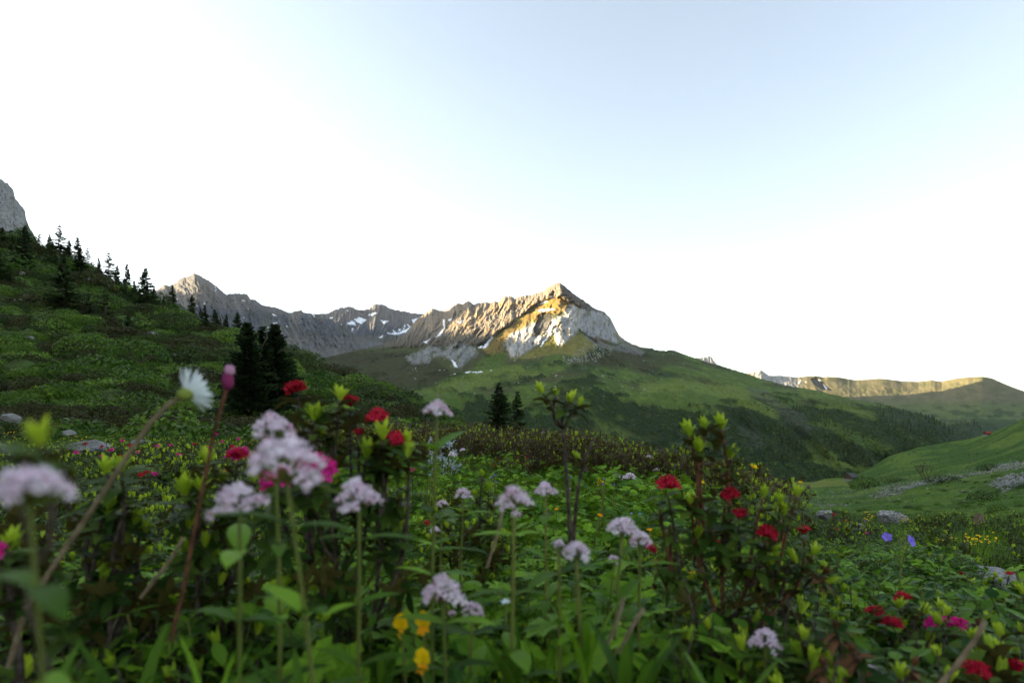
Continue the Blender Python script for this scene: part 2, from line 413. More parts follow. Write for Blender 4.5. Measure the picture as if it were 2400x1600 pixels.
L.D -= (1 - 0.8 * fan) * (0.25 + 0.75 * sstep(0, 16, H)) * (85 * rib + 34 * ridged((U - 0.4 * H) / 12, V / 45, 3, 0.6) + 34 * fbm(U / 7, V / 6, 4, 0.7))
pk = np.exp(-((U - 452) / 60) ** 2) * sstep(120, 0, H)
L.D -= pk * 70 * (1 - np.abs(U - 470) / 60)
GREY = np.array((0.098, 0.100, 0.108))
C = mix(np.ones(U.shape + (3,)) * GREY, ROCKD, sstep(0.15, -0.45, rib + 0.5 * nC) * 0.7)
C = mix(C, SCREE * np.array((0.9, 0.92, 0.96)), sstep(0.05, 0.35, fbm(q / 14, V / 60 + 4, 4, .6)) * 0.7)
C = mix(C, np.array((0.085, 0.085, 0.05)), sstep(-0.05, 0.25, fbm(U / 50 + 1, V / 30, 3)) * sstep(700, 770, V) * 0.55)
C = mix(C, SCREE, sstep(0, 0.3, ridged((U - 0.9 * V) / 16, V / 80, 2)) * sstep(765, 800, V) * 0.6)
C = mix(C, np.array((0.10, 0.10, 0.06)), sstep(838, 862, V) * 0.8)
sn = np.zeros(U.shape, bool)
for p in [[(35, 375), (65, 345), (60, 365)], [(220, 375), (240, 360), (235, 375)], [(450, 420), (475, 390), (470, 405)], [(395, 425), (410, 412), (408, 425)], [(780, 375), (805, 375), (800, 385)], [(690, 350), (702, 350), (698, 357)], [(1035, 482), (1060, 495), (1085, 510), (1050, 503)], [(1040, 563), (1085, 565), (1060, 573)], [(1000, 605), (1025, 600), (1010, 612)], [(1090, 605), (1120, 600), (1100, 612)], [(555, 300), (568, 280), (566, 300)], [(557, 262), (568, 265), (562, 275)], [(800, 515), (812, 520), (803, 528)], [(1160, 590), (1175, 595), (1165, 605)], [(1560, 905), (1605, 905), (1590, 912)]]:
    sn |= inpoly(U + 1.2 * nC, V + 1.0 * nC, c2(p))
sn |= (rib < -0.12) & (fbm(U / 9 + 4, V / 8, 4, .65) > 0.17) & (V > 660) & (V < 790) & (U > 340)
C = mix(C, SNOW, sn.astype(float)) * (1 + 0.25 * nC[..., None])
P, PC = L.finish(C, back=0.08)
o = link("mountain", grid_mesh("mountain", P, PC, False), MT)
structure(o, "grey pointed peak with a long scree-streaked rib behind the left slope", "mountain")

# back wall of the cirque with its snow fields
SKY_BACK = [(690, 748), (712, 745)] + c2([(1400, 493), (1500, 495), (1560, 465), (1640, 440), (1700, 430), (1780, 465), (1860, 455), (1910, 412), (1990, 416), (2040, 450), (2120, 465), (2230, 487)]) + [(999, 738), (1060, 745)]
COLS_BACK = [(690, [(745, 4300), (790, 3600), (850, 2900)]), (880, [(715, 4500), (780, 3700), (850, 2900)]), (1060, [(745, 4400), (790, 3600), (850, 2900)])]
B = Relief(SKY_BACK, COLS_BACK, 690, 1055, 190, 70, jag=3.5, jag_wl=7.5, seed=4.7)
U, V, H = B.U, B.V, B.h()
rib = ridged((U + 0.35 * H) / 24, V / 90, 4, 0.55); nC = fbm(U / 6 + 3, V / 5, 3)
B.D -= (0.3 + 0.7 * sstep(0, 14, H)) * (90 * rib + 36 * ridged((U + 0.3 * H) / 11, V / 40, 3, 0.6) + 34 * fbm(U / 7, V / 6, 4, 0.7))
C = mix(np.ones(U.shape + (3,)) * GREY, ROCKD, sstep(0.15, -0.45, rib + 0.5 * nC) * 0.7)
C = mix(C, np.array((0.12, 0.11, 0.07)), sstep(775, 800, V) * 0.6)
sn = (rib < 0.02) & (fbm(U / 9, V / 7 + 6, 4, .7) > 0.05) & (V > 732) & (V < 795)
for p in [[(1740, 540), (1780, 515), (1845, 540), (1800, 575), (1760, 560)], [(1675, 570), (1720, 550), (1755, 570), (1700, 585)], [(1850, 500), (1900, 480), (1940, 478), (1890, 508)], [(2225, 540), (2270, 528), (2352, 500), (2300, 560), (2240, 580)], [(1960, 545), (2030, 550), (1990, 575)], [(2060, 620), (2100, 650), (2180, 620), (2230, 590), (2200, 640), (2120, 662), (2080, 665)], [(1990, 650), (2100, 655), (2080, 668)], [(2170, 565), (2220, 600), (2200, 600)], [(1945, 690), (1980, 675), (1970, 692)], [(1670, 460), (1690, 462), (1680, 470)], [(1515, 530), (1560, 512), (1555, 530)], [(2240, 735), (2352, 715), (2352, 735), (2300, 745)]]:
    sn |= inpoly(U + 1.5 * nC, V + 1.2 * nC, c2(p))
C = mix(C, SNOW, sn.astype(float)) * (1 + 0.25 * nC[..., None])
P, PC = B.finish(C, back=0.08)
o = link("mountain", grid_mesh("mountain", P, PC, False), MT)
structure(o, "distant grey ridge streaked with snow between the two peaks", "mountain")

# far ridge on the right, grassy, sunlit along its crest
SKY_FAR = [(1690, 890)] + c4([(690, 240), (715, 234), (740, 226), (765, 245), (790, 262), (860, 262), (960, 272), (1070, 263), (1120, 272), (1160, 268), (1200, 270), (1320, 290), (1480, 280), (1600, 295), (1700, 300), (1780, 290), (1850, 298), (1930, 280), (2020, 270), (2100, 268), (2160, 280), (2250, 320), (2352, 358)]) + [(2480, 950)]
COLS_FAR = [(1690, [(880, 5400), (930, 4300), (980, 3300), (1090, 2300)]), (1900, [(883, 4900), (935, 4000), (985, 3100), (1090, 2200)]), (2150, [(895, 4300), (940, 3500), (990, 2800), (1090, 2100)]), (2300, [(882, 3700), (940, 3100), (990, 2600), (1090, 2000)]), (2480, [(950, 3500), (985, 3000), (1020, 2500), (1090, 2000)])]
R = Relief(SKY_FAR, COLS_FAR, 1690, 2480, 340, 96, jag=0.8, jag_wl=22, seed=1.7)
U, V, H = R.U, R.V, R.h()
rib = ridged((U - 0.5 * H) / 46, V / 200, 4, 0.5); nC = fbm(U / 6 + 3, V / 5, 3); rky = sstep(1890, 1850, U)
R.D -= (0.3 + 0.7 * sstep(0, 30, H)) * (10 * rib + 48 * fbm(U / 38 + 3 - V / 40, V / 16, 4) + 10 * fbm(U / 9, V / 7, 3)) + rky * 40 * ridged(U / 12, V / 14, 3)
C = mix(np.ones(U.shape + (3,)) * np.array((0.135, 0.122, 0.066)), np.array((0.088, 0.092, 0.046)), sstep(-0.1, 0.3, fbm(U / 40, V / 14, 4)) * 0.8)
C = mix(C, np.array((0.085, 0.12, 0.035)), sstep(930, 960, V) * 0.8)
C = mix(C, SCRUB * 1.6, sstep(0.0, 0.2, fbm(U / 40 + 9, V / 12, 4) + 0.35 * sstep(950, 985, V) - 0.1) * sstep(925, 950, V) * 0.8)
C = mix(C, FOREST * 1.3, sstep(985, 1005, V + 8 * nC) * 0.85)
C = mix(C, LIME * 0.9, rky * np.clip(0.8 + nC, 0, 1))
drk = inpoly(U + 3 * nC, V + 2 * nC, c4([(1045, 285), (1075, 272), (1130, 300), (1175, 350), (1120, 345), (1070, 320)]))
C = mix(C, ROCKD, drk * 0.8); R.D += drk * 60
for p in [[(1085, 285), (1110, 290), (1100, 300)], [(1120, 310), (1150, 345), (1140, 348)], [(960, 310), (985, 290), (975, 312)], [(1010, 300), (1020, 290), (1016, 302)]]:
    C = mix(C, SNOW, inpoly(U, V, c4(p)) * 0.9)
C *= (1 + 0.16 * nC[..., None])
P, PC = R.finish(C, back=0.08)
o = link("mountain", grid_mesh("mountain", P, PC, False), MT)
structure(o, "far grassy ridge with a sunlit crest beyond the valley", "mountain")

# tiny far rock towers
T = Relief([(1618, 846), (1632, 838), (1640, 840), (1650, 837), (1656, 839), (1661, 835), (1668, 836), (1672, 845), (1678, 852), (1690, 858)], [(1618, [(846, 7600), (900, 6500)]), (1690, [(858, 7600), (900, 6500)])], 1618, 1690, 60, 26, jag=1.5, jag_wl=5)
T.D -= 90 * ridged(T.U / 7, T.V / 40, 3)
P, PC = T.finish(np.ones(T.U.shape + (3,)) * LIME * (0.8 + 0.3 * fbm(T.U / 4, T.V / 6, 2)[..., None]), back=0.05)
o = link("mountain", grid_mesh("mountain", P, PC, False), MT)
structure(o, "tiny pale rock towers far behind the green shoulder", "mountain")

# limestone wall above the left slope
SKY_CLIFF = [(-420, 150), (-250, 250), (-100, 345), (0, 420), (19, 432), (33, 450), (34, 464), (45, 479), (59, 495), (60, 512), (69, 533), (80, 552), (90, 572), (110, 600)]
COLS_CLIFF = [(-420, [(150, 420), (420, 350), (640, 260)]), (0, [(420, 560), (520, 470), (640, 330)]), (60, [(505, 620), (560, 520), (640, 340)]), (110, [(600, 640), (620, 520), (660, 340)])]
K = Relief(SKY_CLIFF, COLS_CLIFF, -400, 108, 240, 110, jag=5, jag_wl=13, seed=2.2)
U, V, H = K.U, K.V, K.h()
rib = ridged((U + 0.5 * H) / 40, V / 60, 5, 0.6); nC = fbm(U / 7, V / 6, 4)
K.D -= (0.2 + 0.8 * sstep(0, 20, H)) * (14 * rib + 7 * nC)
gr = sstep(-0.05, 0.15, fbm(U / 40 + 7, V / 22 + 1, 4) + 0.9 * sstep(535, 580, V + 0.35 * U) - 0.35)
C = mix(mix(np.ones(U.shape + (3,)) * LIME * 0.72, LIME * 0.35, sstep(0.15, -0.5, rib + 0.5 * nC)), np.array((0.06, 0.085, 0.03)), gr * 0.85)
C *= (1 + 0.2 * nC[..., None])
P, PC = K.finish(C, back=0.10)
o = link("mountain", grid_mesh("mountain", P, PC, False), MT)
structure(o, "grey limestone wall rising above the spruces at the upper left edge", "mountain")

# the same range goes on outside the picture on the left and keeps the low sun off the valley
def crest_for(u, v, d):
    p = at(u, v, d); k = 0.97
    t = (p.x + k * p.y) / (-SUN_DIR.x - k * SUN_DIR.y)
    t = max(t, 0)
    q = p + SUN_DIR * t
    return q
marks = [crest_for(1000, 775, 2700), crest_for(1150, 800, 2250), crest_for(1300, 818, 1850), crest_for(1430, 830, 1950), crest_for(430, 692, 3350), crest_for(620, 704, 3350), crest_for(720, 722, 3000), crest_for(850, 722, 4300), crest_for(2000, 952, 3750), crest_for(2250, 940, 3000)]
line = sorted([(p.y, p.x, p.z) for p in marks])

line = [(-1500, -900, 260), (-700, -900, 330), (0, -950, 400), (600, -1000, 440), (1200, -1330, 480), (1800, -1800, 530)] + line + [(6300, -6150, 1250), (7600, -7500, 900)]
ly = np.linspace(-1500, 7600, 420)
lx = np.interp(ly, [a for a, b, c in line], [b for a, b, c in line]); lz = np.interp(ly, [a for a, b, c in line], [c for a, b, c in line])
lz = lz + (8 + 0.006 * np.clip(ly, 0, None)) * ridged(ly / 170, ly * 0, 4)
off = np.array([-1400, -900, -500, -250, -120, -50, 0, 40, 90, 160, 260, 420]); frac = np.array([0.0, 0.3, 0.55, 0.75, 0.86, 0.95, 1.0, 0.95, 0.86, 0.7, 0.4, -0.1])
PX = lx[:, None] + off[None] + 20 * fbm(ly[:, None] / 90, off[None] / 90.0, 3) * (np.abs(off[None]) > 30)
PZ = lz[:, None] * frac[None] + 18 * fbm(ly[:, None] / 70, off[None] / 70.0 + 3, 4) * (np.abs(off[None]) > 30)
PW = np.stack([PX, np.repeat(ly[:, None], len(off), 1), PZ], -1)
CW = mix(np.ones(PZ.shape + (3,)) * ROCK, GRASS, sstep(0.7, 0.4, frac)[None] * np.ones_like(PZ))
o = link("mountain", grid_mesh("mountain", PW[:, ::-1], CW[:, ::-1]), MT)
structure(o, "long range beyond the left edge that keeps the low sun off the valley", "mountain")
# ------------------------------------------------------------------ near slopes and meadow ground
# left slope
SKY_HILL = [(-160, 470), (0, 548), (50, 566), (100, 592), (150, 612), (200, 632), (250, 662), (300, 692), (350, 712), (420, 735), (480, 768), (560, 792), (640, 812), (690, 835), (760, 866), (830, 888), (900, 910), (960, 938), (1010, 966), (1060, 988), (1110, 1012), (1160, 1030), (1250, 1050)]
COLS_HILL = [(-160, [(470, 150), (640, 95), (820, 55), (950, 33), (1035, 17), (1100, 10)]),
             (100, [(592, 150), (710, 98), (850, 57), (955, 34), (1035, 18), (1100, 10)]),
             (300, [(692, 135), (770, 95), (870, 58), (960, 35), (1035, 19), (1100, 10)]),
             (500, [(775, 112), (830, 82), (900, 56), (970, 36), (1035, 20), (1100, 10)]),
             (640, [(812, 96), (860, 74), (920, 53), (975, 37), (1038, 20), (1100, 10)]),
             (760, [(866, 86), (900, 68), (940, 52), (985, 37), (1040, 21), (1100, 10)]),
             (900, [(910, 72), (935, 60), (965, 48), (1000, 35), (1045, 21), (1100, 10)]),
             (1000, [(960, 62), (975, 54), (995, 44), (1018, 33), (1050, 21), (1100, 10)]),
             (1110, [(1012, 54), (1020, 47), (1030, 40), (1042, 31), (1060, 22), (1100, 11)]),
             (1250, [(1050, 48), (1055, 43), (1060, 37), (1068, 30), (1078, 22), (1105, 12)])]
HL = Relief(SKY_HILL, COLS_HILL, -150, 1240, 420, 200, jag=0, smooth_u=31)
U, V, H = HL.U, HL.V, HL.h()
X = (U - 1200) / F * HL.D
wx = X + 1.5 * fbm(X / 6, HL.D / 6, 2); wy = HL.D + 2.0 * fbm(X / 6 + 9, HL.D / 6, 2)
bil = np.sqrt(np.abs(gnoise(wx / 6.0, wy / 8.5))); bil2 = np.sqrt(np.abs(gnoise(wx / 2.6 + 5, wy / 3.6)))
HL.dz += (2.3 * bil * (0.5 + 0.012 * HL.D) + 0.8 * bil2 + 0.5 * fbm(X / 14, HL.D / 14, 2) - 1.6) * sstep(14, 34, HL.D) * (0.35 + 0.65 * sstep(0, 25, H))
nA = fbm(X / 7, HL.D / 9, 4); nB = fbm(X / 2, HL.D / 2.5, 3)
C = mix(np.ones(U.shape + (3,)) * np.array((0.050, 0.085, 0.020)), np.array((0.085, 0.15, 0.028)), sstep(-0.1, 0.3, nA))
C = mix(C, np.array((0.045, 0.045, 0.018)), sstep(0.05, 0.3, nB) * 0.6)
P, PC = HL.finish(C, back=0.35, back_drop=0.25)
NEAR = terrain_mat("meadow_ground", 1.4, 0.4, 0.6, 0.25)
hill = link("hillside", grid_mesh("hillside", P, PC), NEAR)
structure(hill, "steep green slope covered in low shrubs rising on the left", "hillside")

# right grassy slope with the valley terrace
SKY_RIGHT = [(1700, 1140), (1760, 1135), (1818, 1132), (1883, 1130), (1959, 1122), (1997, 1117), (2043, 1094), (2074, 1075), (2105, 1061), (2150, 1047), (2208, 1040), (2265, 1032), (2323, 1013), (2361, 996), (2400, 977), (2480, 935)]
COLS_RIGHT = [(1700, [(1140, 300), (1152, 220), (1172, 140), (1205, 70), (1270, 26), (1340, 11)]),
              (1883, [(1130, 320), (1148, 220), (1170, 140), (1205, 70), (1270, 26), (1340, 12)]),
              (1997, [(1117, 350), (1142, 220), (1168, 140), (1205, 68), (1270, 26), (1340, 12)]),
              (2105, [(1061, 360), (1110, 220), (1150, 130), (1200, 64), (1270, 26), (1340, 12)]),
              (2265, [(1032, 330), (1085, 200), (1135, 115), (1190, 58), (1270, 25), (1340, 12)]),
              (2400, [(977, 280), (1050, 170), (1115, 100), (1180, 52), (1270, 24), (1340, 12)]),
              (2480, [(935, 260), (1030, 160), (1105, 95), (1175, 50), (1270, 24), (1340, 12)])]
RS = Relief(SKY_RIGHT, COLS_RIGHT, 1705, 2475, 350, 170, jag=0, smooth_u=25)
U, V, H = RS.U, RS.V, RS.h()
X = (U - 1200) / F * RS.D
wu = U + 6 * fbm(U / 18, V / 10, 3); wv = V + 4 * fbm(U / 18 + 40, V / 10, 3)
RS.dz += sstep(12, 60, RS.D) * (1.6 * fbm(X / 26, RS.D / 40, 3) + 0.35 * fbm(X / 6, RS.D / 9, 3))
nA = fbm(X / 18, RS.D / 30, 4); nB = fbm(X / 3, RS.D / 5, 4); nC = fbm(U / 5, V / 2.5, 3)
C = mix(np.ones(U.shape + (3,)) * np.array((0.040, 0.086, 0.010)), np.array((0.092, 0.145, 0.019)), sstep(-0.15, 0.3, nA))
C = mix(C, np.array((0.024, 0.048, 0.008)), sstep(0.0, 0.3, nB) * 0.65)
C = mix(C, np.array((0.15, 0.165, 0.03)), inpoly(wu, wv, c4([(820, 905), (1250, 905), (1290, 930), (1000, 950), (830, 940)])) * 0.7)
rub = inpoly(wu, wv, c4([(1400, 1010), (1560, 950), (1750, 905), (1930, 880), (2110, 850), (2230, 800), (2352, 790), (2352, 815), (2240, 840), (2120, 860), (1940, 895), (1760, 940), (1560, 990)])) | inpoly(wu, wv, c4([(1440, 945), (1560, 920), (1620, 930), (1500, 960)])) | inpoly(wu, wv, c4([(2120, 930), (2250, 880), (2352, 860), (2352, 920), (2230, 960)])) | inpoly(wu, wv, c4([(1010, 1050), (1120, 1055), (1280, 1040), (1280, 1052), (1120, 1066)]))
rubm = rub * sstep(-0.25, 0.1, nC)
C = mix(C, np.array((0.19, 0.165, 0.145)), rubm * 0.65 * np.clip(0.8 + 1.2 * nB, 0.3, 1))
RS.dz += rub * 0.5 * fbm(U / 4, V / 2, 2)
pale = inpoly(wu, wv, c4([(1000, 980), (1300, 950), (1700, 890), (2000, 830), (2352, 750), (2352, 790), (2100, 850), (1700, 930), (1400, 1010), (1000, 1050)]))
C = mix(C, np.array((0.17, 0.19, 0.12)), pale * sstep(0.05, 0.4, nC + 0.3 * nB) * 0.55)
C *= (1 + 0.22 * nC[..., None] + 0.25 * nB[..., None] + 0.25 * fbm(X / 1.2, RS.D / 2.4, 3, .7)[..., None])
P, PC = RS.finish(C, back=0.3, back_drop=0.3)
right_slope = link("hillside", grid_mesh("hillside", P, PC), NEAR)
structure(right_slope, "smooth green pasture slope falling to the valley on the right", "hillside")

# the meadow the camera stands in
def softplus(x, k): return np.logaddexp(0, x * k) / k
def meadow_z(x, y):
    x = np.asarray(x, float); y = np.asarray(y, float)
    z = -0.74 - 0.32 * softplus(x - 1.35, 2.5) + 0.20 * softplus(x - 4.5, 1.5) + 0.012 * np.clip(-x, 0, 12)
    edge = np.interp(x, [-30, -12, -6, 0, 3, 8, 14, 30], [22, 20, 17, 14.0, 12.5, 14.5, 17, 24])
    z = z - 0.22 * softplus(y - edge, 1.2)
    z = z + 0.07 * fbm(x / 1.3 + 3, y / 1.3, 3) + 0.16 * fbm(x / 4 + 8, y / 4, 2)
    return z
gx = np.concatenate([np.linspace(-40, -8, 60), np.linspace(-7.8, 10, 230), np.linspace(10.3, 45, 60)])
gy = np.concatenate([np.linspace(-4, 0, 20), np.linspace(0.05, 12, 190), np.linspace(12.2, 36, 80)])
GX2, GY2 = np.meshgrid(gx, gy)
P = np.stack([GX2, GY2, meadow_z(GX2, GY2)], -1)
nA = fbm(GX2 / 0.5, GY2 / 0.5, 4)
C = mix(np.ones(GX2.shape + (3,)) * np.array((0.030, 0.028, 0.014)), np.array((0.035, 0.058, 0.014)), sstep(-0.2, 0.3, nA))
meadow = link("ground", grid_mesh("ground", P, C), NEAR)
structure(meadow, "dark soil and moss of the alpine meadow under the plants", "ground")
# valley floor far below, so the land goes on to the horizon
P = np.stack(np.meshgrid(np.linspace(-12000, 12000, 40), np.linspace(-8000, 14000, 40)), -1)
P = np.concatenate([P, np.full(P.shape[:2] + (1,), -170.0)], -1)
vf = link("terrain", grid_mesh("terrain", P, np.ones(P.shape[:2] + (3,)) * GRASS * 0.6), MT)
structure(vf, "dark valley floor below the slopes", "terrain")
# ------------------------------------------------------------------ plant materials and builders
def leaf_mat(name, c1, c2, under=None, trans=0.25, rough=0.5, spec=0.3, c3_=None):
    spec *= 0.4
    m, t, b = nodes_mat(name, rough, spec)
    g = t.nodes.new('ShaderNodeNewGeometry')
    oi = t.nodes.new('ShaderNodeObjectInfo')
    ad = t.nodes.new('ShaderNodeMath'); ad.operation = 'ADD'
    t.links.new(g.outputs['Random Per Island'], ad.inputs[0]); t.links.new(oi.outputs['Random'], ad.inputs[1])
    fr = t.nodes.new('ShaderNodeMath'); fr.operation = 'MULTIPLY'; fr.inputs[1].default_value = 0.5
    t.links.new(ad.outputs[0], fr.inputs[0])
    r = t.nodes.new('ShaderNodeValToRGB')
    r.color_ramp.elements[0].color = (*c1, 1); r.color_ramp.elements[1].color = (*c2, 1)
    r.color_ramp.elements[0].position = 0.22; r.color_ramp.elements[1].position = 0.84
    if c3_:
        e = r.color_ramp.elements.new(0.95); e.color = (*c3_, 1)
    t.links.new(fr.outputs[0], r.inputs[0])
    src = r.outputs[0]
    if under:
        mx = t.nodes.new('ShaderNodeMix'); mx.data_type = 'RGBA'
        mx.inputs[7].default_value = (*under, 1)
        t.links.new(g.outputs['Backfacing'], mx.inputs['Factor']); t.links.new(src, mx.inputs[6]); src = mx.outputs[2]
    t.links.new(src, b.inputs['Base Color'])
    if trans:
        tr = t.nodes.new('ShaderNodeBsdfTranslucent'); ms = t.nodes.new('ShaderNodeMixShader'); ms.inputs[0].default_value = trans
        t.links.new(src, tr.inputs['Color'])
        t.links.new(b.outputs[0], ms.inputs[1]); t.links.new(tr.outputs[0], ms.inputs[2])
        t.links.new(ms.outputs[0], t.nodes['Material Output'].inputs['Surface'])
    return m

def bark_mat(name, c1, c2, scale=60):
    m, t, b = nodes_mat(name, 0.9, 0.1)
    tc = t.nodes.new('ShaderNodeTexCoord'); n = t.nodes.new('ShaderNodeTexNoise'); n.inputs['Scale'].default_value = scale; n.inputs['Detail'].default_value = 5
    t.links.new(tc.outputs['Object'], n.inputs['Vector'])
    r = t.nodes.new('ShaderNodeValToRGB'); r.color_ramp.elements[0].color = (*c1, 1); r.color_ramp.elements[1].color = (*c2, 1)
    r.color_ramp.elements[0].position = 0.35; r.color_ramp.elements[1].position = 0.7
    t.links.new(n.outputs['Fac'], r.inputs[0]); t.links.new(r.outputs[0], b.inputs['Base Color'])
    bp = t.nodes.new('ShaderNodeBump'); bp.inputs['Strength'].default_value = 0.5; bp.inputs['Distance'].default_value = 0.002
    t.links.new(n.outputs['Fac'], bp.inputs['Height']); t.links.new(bp.outputs[0], b.inputs['Normal'])
    return m

MAT = {
    'rose_leaf': leaf_mat('alpenrose_leaf', (0.018, 0.044, 0.007), (0.088, 0.140, 0.018), (0.070, 0.060, 0.016), 0.25, 0.5, 0.16),
    'rose_rusty': leaf_mat('rusty_alpenrose_leaf', (0.058, 0.040, 0.014), (0.120, 0.110, 0.026), (0.11, 0.075, 0.018), 0.25, 0.5, 0.16, (0.24, 0.22, 0.035)),
    'lime': leaf_mat('new_leaf', (0.28, 0.40, 0.022), (0.50, 0.60, 0.045), None, 0.4, 0.5, 0.3),
    'lime_soft': leaf_mat('young_leaf', (0.19, 0.30, 0.018), (0.44, 0.55, 0.038), None, 0.35, 0.5, 0.3),
    'twig': bark_mat('twig_bark', (0.030, 0.022, 0.016), (0.105, 0.080, 0.062)),
    'twig_red': bark_mat('russet_bark', (0.060, 0.026, 0.015), (0.19, 0.085, 0.045)),
    'stem_green': leaf_mat('green_stem', (0.09, 0.12, 0.025), (0.16, 0.17, 0.04), None, 0.15, 0.6, 0.2),
    'stem_brown': bark_mat('dry_stem', (0.12, 0.085, 0.05), (0.25, 0.19, 0.12)),
    'red': leaf_mat('crimson_petal', (0.34, 0.006, 0.020), (0.62, 0.020, 0.060), None, 0.35, 0.55, 0.2),
    'magenta': leaf_mat('magenta_petal', (0.58, 0.010, 0.17), (0.72, 0.035, 0.33), None, 0.35, 0.55, 0.2),
    'pink': leaf_mat('pale_pink_petal', (0.84, 0.66, 0.78), (0.95, 0.88, 0.93), None, 0.3, 0.7, 0.1, (0.90, 0.86, 0.92)),
    'pink_deep': leaf_mat('pink_bud', (0.62, 0.16, 0.34), (0.76, 0.34, 0.52), None, 0.3, 0.7, 0.1),
    'white': leaf_mat('white_petal', (0.74, 0.80, 0.82), (0.88, 0.90, 0.90), None, 0.35, 0.7, 0.1),
    'calyx': leaf_mat('green_calyx', (0.16, 0.22, 0.04), (0.25, 0.30, 0.06), None, 0.2, 0.6, 0.2),
    'bud': leaf_mat('purple_bud', (0.10, 0.012, 0.04), (0.20, 0.03, 0.09), None, 0.1, 0.7, 0.1),
    'bud_tip': leaf_mat('pale_bud_tip', (0.34, 0.13, 0.24), (0.46, 0.24, 0.34), None, 0.2, 0.8, 0.1),
    'violet': leaf_mat('violet_petal', (0.17, 0.12, 0.62), (0.30, 0.22, 0.78), None, 0.35, 0.6, 0.15),
    'yellow': leaf_mat('yellow_petal', (0.78, 0.46, 0.004), (0.88, 0.62, 0.010), None, 0.3, 0.55, 0.2),
    'orange': leaf_mat('orange_petal', (0.80, 0.28, 0.004), (0.88, 0.42, 0.008), None, 0.3, 0.55, 0.2),
    'blue': leaf_mat('pale_blue_petal', (0.20, 0.36, 0.72), (0.36, 0.50, 0.80), None, 0.3, 0.6, 0.1),
    'grass': leaf_mat('meadow_grass', (0.042, 0.118, 0.008), (0.225, 0.400, 0.022), None, 0.35, 0.5, 0.25, (0.20, 0.26, 0.03)),
    'grass_dark': leaf_mat('dark_grass', (0.020, 0.066, 0.006), (0.085, 0.175, 0.014), None, 0.3, 0.5, 0.25),
    'herb': leaf_mat('herb_leaf', (0.040, 0.120, 0.008), (0.220, 0.400, 0.022), None, 0.35, 0.5, 0.25),
    'bilberry': leaf_mat('bilberry_leaf', (0.018, 0.060, 0.007), (0.130, 0.255, 0.019), None, 0.35, 0.45, 0.3, (0.21, 0.29, 0.03)),
    'lance': leaf_mat('lance_leaf', (0.016, 0.050, 0.006), (0.098, 0.195, 0.016), None, 0.35, 0.5, 0.22, (0.13, 0.17, 0.02)),
    'galium': leaf_mat('frothy_yellow_green', (0.16, 0.26, 0.012), (0.30, 0.38, 0.020), None, 0.4, 0.6, 0.15),
    'heath': leaf_mat('heath_needles', (0.024, 0.054, 0.009), (0.080, 0.128, 0.017), None, 0.2, 0.6, 0.2),
    'dead': leaf_mat('dead_leaf', (0.075, 0.036, 0.018), (0.17, 0.085, 0.040), None, 0.15, 0.8, 0.1),
    'silver': leaf_mat('silver_leaf', (0.26, 0.30, 0.34), (0.40, 0.44, 0.48), None, 0.2, 0.7, 0.15),
    'spruce': leaf_mat('spruce_needles', (0.014, 0.026, 0.010), (0.044, 0.068, 0.018), None, 0.1, 0.6, 0.2, (0.075, 0.095, 0.022)),
    'spruce_trunk': bark_mat('spruce_bark', (0.05, 0.036, 0.028), (0.13, 0.10, 0.08), 8),
    'alder': leaf_mat('green_alder_leaf', (0.030, 0.072, 0.008), (0.130, 0.215, 0.022), None, 0.3, 0.5, 0.25, (0.18, 0.26, 0.032)),
    'olive': leaf_mat('olive_shrub_leaf', (0.018, 0.036, 0.007), (0.056, 0.086, 0.014), None, 0.25, 0.5, 0.25, (0.10, 0.14, 0.02)),
    'brownheath': leaf_mat('brown_heath', (0.030, 0.029, 0.010), (0.056, 0.060, 0.017), None, 0.2, 0.6, 0.2, (0.09, 0.10, 0.03)),
}
MATS = list(MAT.items())

